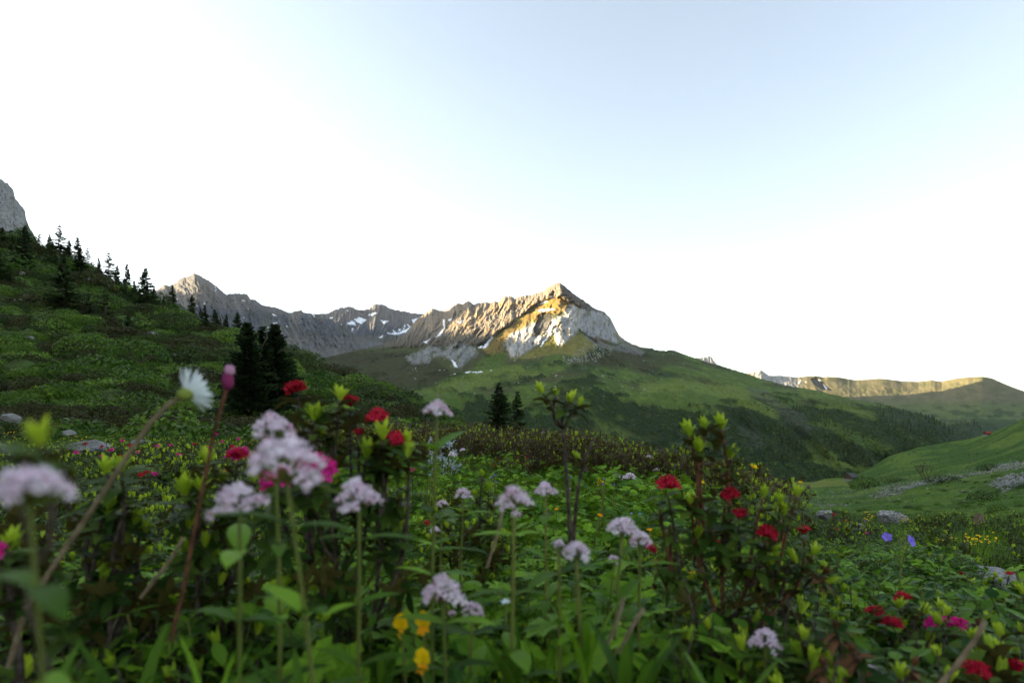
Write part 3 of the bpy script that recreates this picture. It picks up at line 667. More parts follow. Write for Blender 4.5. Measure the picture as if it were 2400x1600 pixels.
class MB:
    def __init__(s): s.v = []; s.f = []; s.m = []
    def quadstrip(s, rows, m=0):
        """rows of equal length joined into quads"""
        n = len(rows[0]); i0 = len(s.v)
        for r in rows: s.v.extend(tuple(p) for p in r)
        for a in range(len(rows) - 1):
            for b in range(n - 1):
                s.f.append((i0 + a * n + b, i0 + a * n + b + 1, i0 + (a + 1) * n + b + 1, i0 + (a + 1) * n + b)); s.m.append(m)
    def tube(s, path, rad, k=5, m=0):
        path = [Vector(p) for p in path]; n = len(path); i0 = len(s.v)
        up = Vector((0.31, 0.87, 0.37))
        for i, p in enumerate(path):
            t = (path[min(i + 1, n - 1)] - path[max(i - 1, 0)])
            t = t.normalized() if t.length > 1e-9 else Vector((0, 0, 1))
            a = t.cross(up)
            a = a.normalized() if a.length > 1e-6 else Vector((1, 0, 0))
            b = t.cross(a)
            r = rad[i] if hasattr(rad, '__len__') else rad
            for j in range(k):
                an = 2 * math.pi * j / k
                s.v.append(tuple(p + a * (r * math.cos(an)) + b * (r * math.sin(an))))
        for i in range(n - 1):
            for j in range(k):
                s.f.append((i0 + i * k + j, i0 + i * k + (j + 1) % k, i0 + (i + 1) * k + (j + 1) % k, i0 + (i + 1) * k + j)); s.m.append(m)
        s.f.append(tuple(i0 + (n - 1) * k + j for j in range(k))); s.m.append(m)
    def leaf(s, base, d, nrm, L, W, bend=0.3, seg=4, fold=0.25, prof=None, m=0):
        """a pointed blade: centre rib and two halves, curved along its length"""
        base = Vector(base); d = Vector(d).normalized(); nrm = Vector(nrm)
        nrm = (nrm - d * nrm.dot(d))
        nrm = nrm.normalized() if nrm.length > 1e-6 else d.orthogonal().normalized()
        side = d.cross(nrm); rows = []
        for i in range(seg + 1):
            t = i / seg
            w = W * 0.5 * (prof(t) if prof else math.sin(math.pi * min(1, 0.08 + 0.92 * t)) ** 0.8)
            if i == seg: w = W * 0.02
            c = base + d * (L * t * (1 - 0.12 * bend * t)) - nrm * (bend * L * t * t * 0.6)
            rows.append([c - side * w + nrm * (fold * w), c, c + side * w + nrm * (fold * w)])
        s.quadstrip(rows, m)
    def card(s, c, n, up, w, h, m=0):
        c = Vector(c); n = Vector(n).normalized(); up = Vector(up)
        a = n.cross(up); a = a.normalized() if a.length > 1e-6 else n.orthogonal().normalized()
        b = a.cross(n)
        i0 = len(s.v)
        s.v += [tuple(c - a * w * 0.5), tuple(c - b * h * 0.5), tuple(c + a * w * 0.5), tuple(c + b * h * 0.5)]
        s.f.append((i0, i0 + 1, i0 + 2, i0 + 3)); s.m.append(m)
    def blob(s, c, r, m=0, sub=1, squash=(1, 1, 1), jit=0.0, rnd=random):
        bm = bmesh.new(); bmesh.ops.create_icosphere(bm, subdivisions=sub, radius=1.0)
        i0 = len(s.v); bm.verts.ensure_lookup_table()
        for v in bm.verts:
            k = 1 + jit * (rnd.random() - 0.5) * 2
            s.v.append((c[0] + v.co.x * r * squash[0] * k, c[1] + v.co.y * r * squash[1] * k, c[2] + v.co.z * r * squash[2] * k))
        for f in bm.faces:
            s.f.append(tuple(i0 + v.index for v in f.verts)); s.m.append(m)
        bm.free()
    def mesh(s, name, mats, smooth=False):
        me = bpy.data.meshes.new(name); me.from_pydata(s.v, [], s.f)
        for k in mats: me.materials.append(MAT[k] if isinstance(k, str) else k)
        me.polygons.foreach_set('material_index', s.m)
        me.polygons.foreach_set('use_smooth', [smooth] * len(s.f))
        me.update()
        return me

def rvec(rnd, z0=-1, z1=1):
    a = rnd.uniform(0, 2 * math.pi); z = rnd.uniform(z0, z1); r = math.sqrt(max(0, 1 - z * z))
    return Vector((r * math.cos(a), r * math.sin(a), z))
def curve(p0, p1, sag, n=8, side=Vector((0, 0, 0))):
    p0 = Vector(p0); p1 = Vector(p1)
    return [p0.lerp(p1, i / n) + (Vector((0, 0, sag)) + side) * (math.sin(math.pi * i / n)) for i in range(n + 1)]

# ---- scatter: one object of kind stuff whose points carry copies of a small plant
def scatter(name, label, cat, pts, rots, scl, meshes, idx=None, group=None):
    pts = np.asarray(pts, np.float32); n = len(pts)
    me = bpy.data.meshes.new(name); me.vertices.add(n); me.vertices.foreach_set('co', pts.reshape(-1))
    a = me.attributes.new('rot', 'FLOAT_VECTOR', 'POINT'); a.data.foreach_set('vector', np.asarray(rots, np.float32).reshape(-1))
    a = me.attributes.new('scl', 'FLOAT', 'POINT'); a.data.foreach_set('value', np.asarray(scl, np.float32))
    idx = np.random.RandomState(n).randint(0, len(meshes), n) if idx is None else np.asarray(idx)
    a = me.attributes.new('idx', 'INT', 'POINT'); a.data.foreach_set('value', idx.astype(np.int32))
    o = link(name, me)
    g = bpy.data.node_groups.new(name, 'GeometryNodeTree')
    g.interface.new_socket('Geometry', in_out='INPUT', socket_type='NodeSocketGeometry')
    g.interface.new_socket('Geometry', in_out='OUTPUT', socket_type='NodeSocketGeometry')
    N = g.nodes; Lk = g.links.new
    gi = N.new('NodeGroupInput'); go = N.new('NodeGroupOutput')
    ip = N.new('GeometryNodeInstanceOnPoints'); jn = N.new('GeometryNodeJoinGeometry')
    for k, mm in enumerate(meshes):
        src = bpy.data.objects.new(mm.name + "_pattern", mm)          # never linked to the scene
        oi = N.new('GeometryNodeObjectInfo'); oi.inputs['Object'].default_value = src; oi.inputs['As Instance'].default_value = True
        Lk(oi.outputs['Geometry'], jn.inputs[0])
    def attr(nm, ty):
        q = N.new('GeometryNodeInputNamedAttribute'); q.data_type = ty; q.inputs['Name'].default_value = nm
        return q.outputs['Attribute']
    e2r = N.new('FunctionNodeEulerToRotation'); Lk(attr('rot', 'FLOAT_VECTOR'), e2r.inputs[0])
    Lk(gi.outputs[0], ip.inputs['Points']); Lk(jn.outputs[0], ip.inputs['Instance'])
    ip.inputs['Pick Instance'].default_value = True
    Lk(attr('idx', 'INT'), ip.inputs['Instance Index'])
    Lk(e2r.outputs[0], ip.inputs['Rotation']); Lk(attr('scl', 'FLOAT'), ip.inputs['Scale'])
    Lk(ip.outputs[0], go.inputs[0])
    md = o.modifiers.new('scatter', 'NODES'); md.node_group = g
    o['kind'] = 'stuff'; o['label'] = label; o['category'] = cat
    return o

# ------------------------------------------------------------------ plant patterns
def pat_grass(seed, mat='grass', n=16, h0=0.16, h1=0.36, w=0.006):
    r = random.Random(seed); b = MB()
    for i in range(n):
        a = r.uniform(0, 6.283); lean = r.uniform(0.1, 0.6)
        d = Vector((math.cos(a) * lean, math.sin(a) * lean, 1))
        p = Vector((r.gauss(0, 0.03), r.gauss(0, 0.03), -0.02))
        b.leaf(p, d, Vector((-math.cos(a), -math.sin(a), 0.3)) * -1, r.uniform(h0, h1), w * r.uniform(0.7, 1.4), r.uniform(0.2, 1.1), 4, 0.2, lambda t: 1 - t ** 2)
    return b.mesh('grass_tuft', [mat])
def pat_bilberry(seed, n=9):
    r = random.Random(seed); b = MB()
    for i in range(n):
        a = r.uniform(0, 6.283); h = r.uniform(0.10, 0.24)
        tip = Vector((math.cos(a) * r.uniform(0.03, 0.12), math.sin(a) * r.uniform(0.03, 0.12), h))
        b.tube([(0, 0, -0.02), tip * 0.5 + Vector((0, 0, 0.01)), tip], [0.002, 0.0016, 0.001], 3, 1)
        for k in range(8):
            t = 0.3 + 0.7 * k / 7; p = tip * t; aa = k * 2.4 + a
            d = Vector((math.cos(aa), math.sin(aa), r.uniform(0.1, 0.9)))
            b.leaf(p, d, Vector((0, 0, 1)), r.uniform(0.022, 0.036), r.uniform(0.016, 0.024), r.uniform(0, .4), 3, 0.15)
    return b.mesh('bilberry_sprig', ['bilberry', 'stem_green'])
def rose_tip(b, p, d, r, s, lime, ml=0, mg=1):
    d = Vector(d).normalized(); ax = d.orthogonal().normalized(); ay = d.cross(ax)
    n = r.randint(6, 9)
    for k in range(n):
        a = k * 2.399 + r.uniform(-.3, .3); out = ax * math.cos(a) + ay * math.sin(a)
        b.leaf(Vector(p) - d * r.uniform(0, 0.035) * s, out + d * r.uniform(0.0, 0.7), d, 0.042 * s * r.uniform(.75, 1.2), 0.0155 * s, r.uniform(0.1, 0.7), 3, 0.2, None, ml)
    if lime:
        for k in range(7):
            a = k * 2.399; out = ax * math.cos(a) + ay * math.sin(a)
            b.leaf(Vector(p) + out * 0.003 * s, d + out * r.uniform(0.15, 0.42), out * -1, 0.030 * s * r.uniform(.8, 1.2), 0.012 * s, -0.2, 3, 0.25, None, mg)
def pat_rose(seed, n=7, lime=0.6, mat='rose_leaf', h0=0.14, h1=0.34, flower=0.0):
    r = random.Random(seed); b = MB()
    for i in range(n):
        a = r.uniform(0, 6.283); h = r.uniform(h0, h1); o = r.uniform(0.02, 0.13)
        tip = Vector((math.cos(a) * o, math.sin(a) * o, h))
        b.tube(curve((0, 0, -0.03), tip, 0.0, 3, Vector((math.cos(a) * .02, math.sin(a) * .02, 0))), [0.004, 0.0035, 0.003, 0.002], 4, 2)
        rose_tip(b, tip, Vector((tip.x * 1.2, tip.y * 1.2, h)), r, 1.0, r.random() < lime)
        for q_ in (0.78, 0.45):
            if r.random() < 0.15: continue
            t2 = tip * q_ + Vector((r.uniform(-.05, .05), r.uniform(-.05, .05), 0.02))
            rose_tip(b, t2, Vector((r.gauss(0, .6), r.gauss(0, .6), 1)), r, 0.9, r.random() < lime * 0.45)
    return b.mesh('alpenrose_sprig', [mat, 'lime_soft', 'twig'])
def pat_herb(seed, n=9, mat='herb'):
    r = random.Random(seed); b = MB()
    for i in range(n):
        a = r.uniform(0, 6.283); h = r.uniform(0.10, 0.26); o = r.uniform(0.02, 0.12)
        p = Vector((math.cos(a) * o, math.sin(a) * o, h)); b.tube(curve((0, 0, -.02), p, 0.0, 3), 0.0016, 3, 1)
        up = Vector((math.cos(a) * 0.5, math.sin(a) * 0.5, 1)).normalized(); ax = up.orthogonal().normalized(); ay = up.cross(ax)
        R = r.uniform(0.020, 0.040); off = r.uniform(0, 6.28)
        for k in range(7):
            t = off + (k - 3) * 0.72; d = ax * math.cos(t) + ay * math.sin(t)
            b.leaf(p, d + up * 0.15, up, R, R * 0.62, 0.2, 3, 0.2, lambda t: min(1, 0.25 + 1.1 * t) * (1 if t < 0.8 else 0.75))
    return b.mesh('herb_clump', [mat, 'stem_green'])
def pat_galium(seed, n=10):
    r = random.Random(seed); b = MB()
    for i in range(n):
        a = r.uniform(0, 6.283); h = r.uniform(0.14, 0.32); o = r.uniform(0.0, 0.12)
        p = Vector((math.cos(a) * o, math.sin(a) * o, h)); b.tube([(p.x * .3, p.y * .3, -0.02), p * 0.55, p], 0.0014, 3, 1)
        for k in range(16):
            q = p * r.uniform(0.55, 1.0) + rvec(r) * r.uniform(0.004, 0.026)
            b.card(q, rvec(r, 0, 1), rvec(r), r.uniform(0.006, 0.012), r.uniform(0.006, 0.012), 0)
        for k in range(6):
            q = p * r.uniform(0.15, 0.7); d = rvec(r, -0.1, 0.5); b.leaf(q, d, (0, 0, 1), 0.035, 0.007, 0.3, 2, 0.1, None, 1)
    return b.mesh('bedstraw_clump', ['galium', 'herb'])
def pat_lance(seed, n=7, mat='lance', l0=0.09, l1=0.2, w=0.02):
    r = random.Random(seed); b = MB()
    for i in range(n):
        a = r.uniform(0, 6.283); lean = r.uniform(0.15, 0.9)
        b.leaf((r.gauss(0, .015), r.gauss(0, .015), -0.02), (math.cos(a) * lean, math.sin(a) * lean, 1), (-math.cos(a), -math.sin(a), 0.4), r.uniform(l0, l1), w * r.uniform(.7, 1.3), r.uniform(-0.9, -0.1), 6, 0.3, lambda t: math.sin(math.pi * (0.1 + 0.9 * t)) ** 0.7)
    return b.mesh('lance_leaves', [mat])
def pat_leafy(seed, mat='lance', n=5, h0=.11, h1=.26, L=.050, W=.3):
    """upright stems with pairs of leaves all the way up"""
    r = random.Random(seed); b = MB()
    for i in range(n):
        a = r.uniform(0, 6.283); h = r.uniform(h0, h1); o = r.uniform(0.01, 0.10)
        tip = Vector((math.cos(a) * o, math.sin(a) * o, h)); p0 = Vector((tip.x * .4, tip.y * .4, -.02)); b.tube([p0, p0.lerp(tip, .5), tip], [.0024, .002, .0012], 4, 1)
        m = int(6 + 14 * h)
        for k in range(m):
            t = .12 + .88 * k / (m - 1); p = p0.lerp(tip, t); a2 = a + k * 1.57
            for sg in (0, math.pi):
                dd = Vector((math.cos(a2 + sg), math.sin(a2 + sg), r.uniform(.1, .9)))
                b.leaf(p, dd, (0, 0, 1), L * r.uniform(.6, 1.15) * (1.1 - .45 * t), L * W * (1.1 - .4 * t), r.uniform(.1, .7), 3, .22)
    return b.mesh('leafy_stems', [mat, 'stem_green'])
def pat_heath(seed, n=16):
    r = random.Random(seed); b = MB()
    for i in range(n):
        a = r.uniform(0, 6.283); h = r.uniform(0.08, 0.22); o = r.uniform(0.02, 0.14)
        p = Vector((math.cos(a) * o, math.sin(a) * o, h)); b.tube([(0, 0, -0.02), p * .6, p], 0.002, 3, 1)
        for k in range(22):
            t = 0.3 + 0.7 * k / 21; d = rvec(r, 0, 0.9)
            b.leaf(p * t, d + Vector((0, 0, .3)), rvec(r), 0.014, 0.005, 0.1, 2, 0.1)
    return b.mesh('heath_sprig', ['heath', 'twig'])
def pat_twig(seed, n=5):
    r = random.Random(seed); b = MB()
    for i in range(n):
        a = r.uniform(0, 6.283); h = r.uniform(0.15, 0.42); o = r.uniform(0.03, 0.2); p0 = Vector((0, 0, -0.02)); p = Vector((math.cos(a) * o, math.sin(a) * o, h))
        pts = curve(p0, p, 0, 5, rvec(r) * 0.03); b.tube(pts, [0.005, 0.0045, 0.004, 0.003, 0.0025, 0.0012], 4)
        for k in range(3):
            q = pts[r.randint(2, 4)]; b.tube([q, q + (rvec(r, 0.1, 1) * r.uniform(.04, .12))], [0.0022, 0.001], 3)
    return b.mesh('bare_twig', ['twig'])
def pat_mound(seed, mat, n=520, leaf=0.10):
    """dome of leaf sprays, one unit in radius"""
    r = random.Random(seed); b = MB()
    lob = [(rvec(r, 0.0, 0.9), r.uniform(0.25, 0.55)) for _ in range(7)]
    for i in range(n):
        d = rvec(r, -0.15, 1.0); rad = 0.72 + 0.28 * r.random() ** 0.5
        for q, w in lob:
            rad += 0.28 * w * max(0, d.dot(q) - 0.6) * 2
        p = Vector((d.x * rad, d.y * rad, max(-0.05, d.z) * rad * 0.75))
        nn = (d + rvec(r) * 0.7).normalized(); s = leaf * r.uniform(0.6, 1.4)
        b.card(p, nn, rvec(r), s * 0.8, s * 1.3)
    return b.mesh('shrub_mound', [mat])
# ------------------------------------------------------------------ spruces
def spruce_meshes(seed, wide=0.22, dens=26, ragged=0.25, bare=0.04, per=7, droop=0.35):
    """unit height; returns trunk and crown meshes"""
    r = random.Random(seed); t = MB(); b = MB()
    bend = [Vector((r.gauss(0, .004) * k, r.gauss(0, .004) * k, k / 8)) for k in range(9)]
    t.tube([Vector((0, 0, -0.05))] + bend[1:], [0.022 * (1 - 0.93 * k / 8) for k in range(9)], 6)
    for w in range(dens):
        z = bare + (1 - bare) * (w / dens) ** 0.92
        R = wide * (1 - z) ** 1.0 * (0.75 + 0.35 * r.random()) + 0.008
        if z < 0.12: R *= 0.75 + 2 * z
        nb = max(3, int(per * (0.6 + 0.5 * (1 - z)) + r.random()))
        for k in range(nb):
            a = r.uniform(0, 6.283); L = R * (1 - ragged * r.random())
            zz = z + r.uniform(-0.5, 0.5) / dens
            out = Vector((math.cos(a), math.sin(a), 0)); rise = -droop * (1 - z) + 0.35 * z
            tip = Vector((0, 0, zz)) + out * L + Vector((0, 0, L * rise))
            side = Vector((-math.sin(a), math.cos(a), 0)); m = max(3, int(4 + 26 * L))
            for q in range(m):
                s = (q + 0.6) / m
                c = Vector((0, 0, zz)).lerp(tip, s) + Vector((0, 0, -0.02 * math.sin(3.1 * s) * L / wide))
                wd = (0.030 + 0.078 * L / wide * (1 - 0.55 * s)) * 0.5
                for sg in (-1, 1):
                    e = c + side * sg * wd * r.uniform(.6, 1.2) + out * wd * r.uniform(0.2, .8) + Vector((0, 0, -wd * r.uniform(0, .7)))
                    h = 0.010 + 0.010 * r.random()
                    i0 = len(b.v); b.v += [tuple(c - out * h), tuple(e + Vector((0, 0, -h * .6))), tuple(e + out * h * .8 + Vector((0, 0, h * .3))), tuple(c + out * h + Vector((0, 0, h * .5)))]
                    b.f.append((i0, i0 + 1, i0 + 2, i0 + 3)); b.m.append(0)
            i0 = len(b.v); hh = 0.008; b.v += [tuple(tip - out * 0.03 + side * hh), tuple(tip - out * 0.03 - side * hh), tuple(tip + out * 0.012)]
            b.f.append((i0, i0 + 1, i0 + 2)); b.m.append(0)
    return t.mesh('trunk', ['spruce_trunk'], True), b.mesh('crown', ['spruce'])
SPR = [spruce_meshes(1, 0.44, 26, .3, .03, 9), spruce_meshes(2, 0.34, 28, .3, .03, 8), spruce_meshes(3, 0.48, 20, .5, .06, 6, .15), spruce_meshes(4, 0.27, 26, .35), spruce_meshes(5, 0.44, 34, .3, 0.0, 10), spruce_meshes(6, 0.50, 38, .45, .0, 13, .3)]

def tree(label, u, vtop, vbase, kind, surf=HL, group='spruces on the left slope', d=None, name='spruce_tree', sink=0.03):
    p = surf.sample(u, vbase) if d is None else at(u, vbase, d)
    vtop -= 0.12 * (vbase - vtop) if surf is HL and d is None else 0
    h = (vbase - vtop) * p.y / F
    e = empty(name, p - Vector((0, 0, sink * h)), random.Random(int(u * 7 + vtop)).uniform(0, 6.28), h * (1 + sink))
    tm, cm = SPR[kind]
    link('trunk', tm, None, e); link('crown', cm, None, e)
    tag(e, label, 'tree', group)
    return e
for t in [
    ("dark spruce cut by the left picture edge below the limestone wall", 6, 534, 590, 0),
    ("spruce standing in front of the limestone wall, second from the picture edge", 59, 528, 592, 0),
    ("short ragged spruce just right of the limestone wall on the skyline", 92, 550, 600, 2),
    ("broad open-branched spruce against the sky, widest on the left skyline", 139, 548, 618, 2),
    ("slender pointed spruce on the skyline right of the broad open-branched one", 182, 566, 628, 1),
    ("short spruce with a blunt top leaning on the slender pointed skyline spruce", 206, 582, 630, 2),
    ("thin spindly young spruce in the skyline gap of the left slope", 230, 606, 645, 3),
    ("lone layered spruce rising free above the left skyline halfway down", 254, 599, 664, 2),
    ("small spruce tucked right of the lone layered skyline spruce", 274, 631, 676, 1),
    ("thin spire-like spruce standing clear on the skyline", 297, 628, 688, 3),
    ("small dark spruce hugging the tall black-green one on the skyline", 314, 662, 716, 1),
    ("tall black-green spruce at the kink of the left skyline", 340, 659, 748, 0),
    ("small spruce below the lit left peak, left of the free-standing one", 405, 678, 730, 1),
    ("free-standing spruce in front of the grey left peak", 450, 686, 742, 1),
    ("broad small spruce with a thin companion on the lower skyline", 505, 732, 778, 0),
    ("thin companion spruce beside the broad small one on the lower skyline", 518, 745, 780, 3),
    ("cone-shaped bright-edged spruce left of the large spruce clump", 556, 741, 796, 0),
    ("dull dark spruce just below the lower skyline", 481, 745, 800, 1),
    ("young spruce half hidden in shrubs left of the cone-shaped one", 531, 761, 798, 1),
    ("large dark spruce in the middle of the upper left slope", 150, 617, 742, 0),
    ("dark spruce low in front of the wall of rock on the upper slope", 57, 576, 655, 0),
    ("brownish spruce among pale bushes on the mid slope", 249, 690, 770, 2),
    ("small brownish spruce near the left picture edge below the skyline trees", 19, 627, 672, 0),
    ("dark spruce behind the lone layered skyline spruce, lower on the slope", 230, 627, 678, 0),
    ("small spruce at the crest where the slope drops to the valley", 734, 836, 872, 1),
    ("short bushy spruce just right of the large spruce clump", 690, 815, 850, 0),
    ("small spruce at the very edge of the picture below the rock wall", 30, 565, 612, 1),
    ("spruce seedling between the broad open-branched and slender skyline trees", 162, 580, 625, 1),
    ("thin spruce just left of the broad open-branched skyline spruce", 115, 566, 608, 3),
    ("short dark spruce below the slender skyline spruce", 190, 604, 655, 0),
    ("short dark spruce under the broad open-branched skyline spruce", 120, 590, 640, 0),
    ("squat spruce below the thin spire-like skyline spruce", 290, 668, 712, 0),
    ("narrow spruce right of the tall black-green skyline spruce", 362, 684, 735, 3),
    ("tiny spruce on the skyline left of the small one below the lit peak", 385, 698, 728, 1),
    ("tiny spruce on the skyline right of the free-standing one", 470, 722, 755, 1),
    ("brown-tinged spruce in the shrubs left of the brownish mid-slope spruce", 205, 700, 765, 2),
    ("dark spruce hidden low behind the pale mid-slope bushes", 300, 740, 790, 0),
    ("spruce at the left picture edge beside the small brownish one", -4, 600, 668, 0),
]: tree(*t)
for t in [
    ("left and broadest tree of the large dark spruce clump beside the slope", 580, 752, 1025, 5),
    ("middle thin-topped tree of the large dark spruce clump", 613, 760, 1020, 1),
    ("right tree of the large dark spruce clump with the sharpest top", 644, 756, 1025, 5),
]: tree(*t, group='large spruce clump', d=34 + (t[1] - 588) * 0.03)
tree("tall dark spruce standing before the valley in mid-picture", 1170, 896, 1062, 4, group='pair of spruces at the meadow edge', d=42)
tree("shorter slim spruce leaning on the tall one in mid-picture", 1213, 915, 1062, 1, group='pair of spruces at the meadow edge', d=43.5)
for i, (u, vt, vb) in enumerate([(1062, 972, 1010), (1035, 968, 1000), (1100, 1000, 1030), (1266, 1000, 1045), (1292, 1006, 1046), (1778, 1083, 1135), (1244, 1005, 1050), (1340, 1020, 1052)]):
    tree(["tiny spruce on the low ridge left of the spruce pair", "tiniest spruce at the foot of the left slope", "small spruce touching the left foot of the spruce pair", "small spruce right of the spruce pair at the meadow rim", "outermost small spruce right of the spruce pair", "lone small spruce beside the yellow globe flower at the meadow rim", "short dark spruce right at the foot of the slim one", "low young spruce at the meadow rim under the leafless shrub tips"][i],
         u, vt, vb, [1, 0, 0, 0, 1, 1, 0, 0][i], group='small spruces at the meadow rim', d=[46, 52, 44, 44, 46, 60, 44, 44][i])

# spruces scattered over the far slopes: a wood read as a mass
rs = np.random.RandomState(5); pts = []; sc_ = []
for poly, n, h in [(c4([(850, 560), (930, 640), (1030, 740), (990, 830), (800, 800), (830, 640)]), 150, (8, 13)), (c4([(1070, 620), (1200, 680), (1430, 780), (1380, 840), (1200, 770), (1060, 700)]), 120, (8, 12)),
                   (c4([(1420, 450), (1560, 455), (1800, 540), (1960, 660), (1800, 640), (1560, 640), (1460, 580)]), 120, (8, 13)), (c4([(880, 420), (1100, 480), (1250, 560), (1500, 680), (1300, 640), (1000, 540)]), 70, (7, 11)), (c4([(150, 480), (400, 480), (650, 640), (750, 780), (500, 740), (250, 600)]), 80, (6, 10)),
                   (c4([(1640, 500), (1700, 500), (1780, 520), (1900, 600), (1860, 610), (1720, 540)]), 25, (9, 14))]:
    a = np.array(poly); k = 0
    while k < n:
        u, v = rs.uniform(a[:, 0].min(), a[:, 0].max()), rs.uniform(a[:, 1].min(), a[:, 1].max())
        if inpoly(np.array([u]), np.array([v]), poly)[0]:
            pts.append(M.sample(u, v)); sc_.append(rs.uniform(*h)); k += 1
for k in range(160):
    u = rs.uniform(2150, 2300); v = rs.uniform(990, 1040); pts.append(R.sample(u, v)); sc_.append(rs.uniform(12, 22))
def far_tree(seed):
    r = random.Random(seed); b = MB()
    for k in range(5):
        z = k * 0.18; R_ = 0.23 * (1 - z) + 0.02; i0 = len(b.v); n = 7
        for j in range(n):
            a = 6.283 * j / n; q = R_ * r.uniform(.7, 1.2); b.v.append((q * math.cos(a), q * math.sin(a), z + r.uniform(-.03, .03)))
        b.v.append((0, 0, min(1, z + 0.36)))
        for j in range(n): b.f.append((i0 + j, i0 + (j + 1) % n, i0 + n)); b.m.append(0)
    return b.mesh('far_spruce', ['spruce'])
scatter("spruce_wood", "scattered dark spruces on the slopes across the valley", "wood", pts, [(0, 0, a) for a in rs.rand(len(pts)) * 6], sc_, [far_tree(k) for k in range(3)])

# alder scrub and boulders on the slopes across the valley, a few pixels each
tiny = []
for q_ in range(3):
    r_ = random.Random(70 + q_); b = MB()
    for k in range(46):
        d_ = rvec(r_, -.1, 1); b.card(Vector((d_.x, d_.y, d_.z * .8)) * r_.uniform(.6, 1), d_ + rvec(r_) * .6, rvec(r_), .5, .7)
    tiny.append(b.mesh('scrub_bush', ['alder' if q_ == 2 else 'olive']))
pts, rt, sc_ = [], [], []
while len(pts) < 6000:
    i = rs.randint(30, M.P.shape[0] - 4); j = rs.randint(20, M.P.shape[1] - 20)
    if M.V[i, j] > 1140 or LOWM[i, j] < .6 or rs.rand() > (.95 if SCR[i, j] > .5 else .05): continue
    p = M.P[i, j]; pts.append((p[0] + rs.uniform(-2, 2), p[1] + rs.uniform(-4, 4), p[2] - .3)); rt.append((0, 0, rs.rand() * 6)); sc_.append(rs.uniform(1.0, 2.6))
scatter("alder_scrub", "dark alder scrub across the valley", "scrub", pts, rt, sc_, tiny)

# ------------------------------------------------------------------ shrubs of the left slope
MOUND = {k: [pat_mound(10 + i * 7 + j, k, 560, 0.115) for j in range(2)] for i, k in enumerate(('alder', 'olive', 'brownheath'))}
FINE = {k: [pat_mound(60 + i * 7 + j, k, 900, 0.075) for j in range(2)] for i, k in enumerate(('alder', 'olive', 'heath'))}
rs = np.random.RandomState(8)
SC = {'alder': [[], [], []], 'olive': [[], [], []], 'brownheath': [[], [], []]}
for k in range(7600):
    u = rs.uniform(-140, 1230)
    j = int(np.clip(round((u - HL.u[0]) / (HL.u[-1] - HL.u[0]) * (len(HL.u) - 1)), 0, len(HL.u) - 1))
    col = HL.P[:, j, 1]
    if k % 3 == 0:
        d = math.exp(rs.uniform(math.log(17), math.log(col[0]))); i = int(np.clip(np.searchsorted(-col, -d), 0, len(col) - 1))
    else:
        i = int(rs.rand() * np.searchsorted(-col, -17.0)); d = col[i]
    p = HL.P[i, j]
    nz = float(fbm(np.array([p[0] / 8 + 3]), np.array([p[1] / 11]), 3)[0]) + rs.normal(0, .05)
    kind = 'alder' if nz > 0.13 else ('brownheath' if nz < -0.10 else 'olive')
    s = (0.28 + 0.010 * d) * rs.uniform(0.5, 1.3) * (1.2 if kind == 'alder' else 0.95) * (rs.uniform(1.6, 2.4) if rs.rand() < .07 else 1.0)
    SC[kind][0].append((p[0], p[1], p[2] - 0.2 * s)); SC[kind][1].append((rs.normal(0, .12), rs.normal(0, .12), rs.rand() * 6.28)); SC[kind][2].append(s)
scatter("green_shrub_mat", "bright green low shrubs matting the left slope", "shrubs", *SC['alder'], MOUND['alder'])
scatter("olive_shrub_mat", "dull olive dwarf shrubs covering the left slope", "shrubs", *SC['olive'], MOUND['olive'])
scatter("heath_mat", "brownish heath between the shrubs of the left slope", "heath", *SC['brownheath'], MOUND['brownheath'])

def stems_mesh(seed):
    r = random.Random(seed); b = MB()
    for k in range(9):
        d = rvec(r, 0.2, 0.9); b.tube([(0, 0, -0.05), d * 0.4 + Vector((0, 0, .05)), Vector((d.x * .7, d.y * .7, d.z * .55))], [0.03, 0.02, 0.01], 4)
    return b.mesh('stem', ['twig'])
STEMS = [stems_mesh(k) for k in range(2)]
def bush(label, u, v, wpx, kind, surf=HL, d=None, tall=1.0, group='rounded bushes on the left slope', name='bush'):
    p = surf.sample(u, v) if d is None else at(u, v, d)
    s = wpx * 0.5 * p.y / F
    e = empty(name, p, u * 1.7 % 6.28, s); e.scale = (s, s, s * tall)
    link('stem', STEMS[int(u) % 2], None, e); link('foliage', FINE[kind][int(v) % 2], None, e)['kind'] = 'stuff'
    tag(e, label, 'bush', group)
for t in [
    ("round pale green bush on the mid slope right of the brownish spruce", 258, 735, 95, 'alder'), ("wide flat bush right of the tall black-green spruce", 415, 790, 100, 'olive'),
    ("bright green bush mound in the middle of the left slope", 200, 838, 130, 'alder'), ("broad bright bush mound nearer the bottom of the left slope", 320, 862, 150, 'alder'),
    ("dense green bush directly behind the white daisy stem", 330, 930, 130, 'alder'), ("low round bush at the left picture edge mid slope", 60, 850, 120, 'alder'),
    ("dark bush in the hollow beneath the bright mounds", 300, 985, 150, 'olive'), ("bushy green mound left of the large spruce clump's foot", 470, 965, 150, 'alder'),
    ("feathery light bush on the crest right of the large spruce clump", 708, 850, 70, 'alder'), ("pale bush under the slender skyline spruces", 195, 640, 60, 'alder'), ("green bush on the slope below the free-standing spruce", 560, 850, 110, 'olive'),
    ("dark bush near the crest above the red flower cluster", 760, 915, 90, 'olive'), ("bush on the low ridge halfway to the spruce pair", 880, 945, 80, 'olive'), ("rounded bush at the end of the low ridge", 985, 985, 60, 'olive'),
    ("bush wedged between the two upper slope rocks", 120, 705, 70, 'olive'), ("light bush below the spire-like spruce", 320, 705, 55, 'alder'),
]: bush(*t)
g2 = 'bushes on the right pasture'
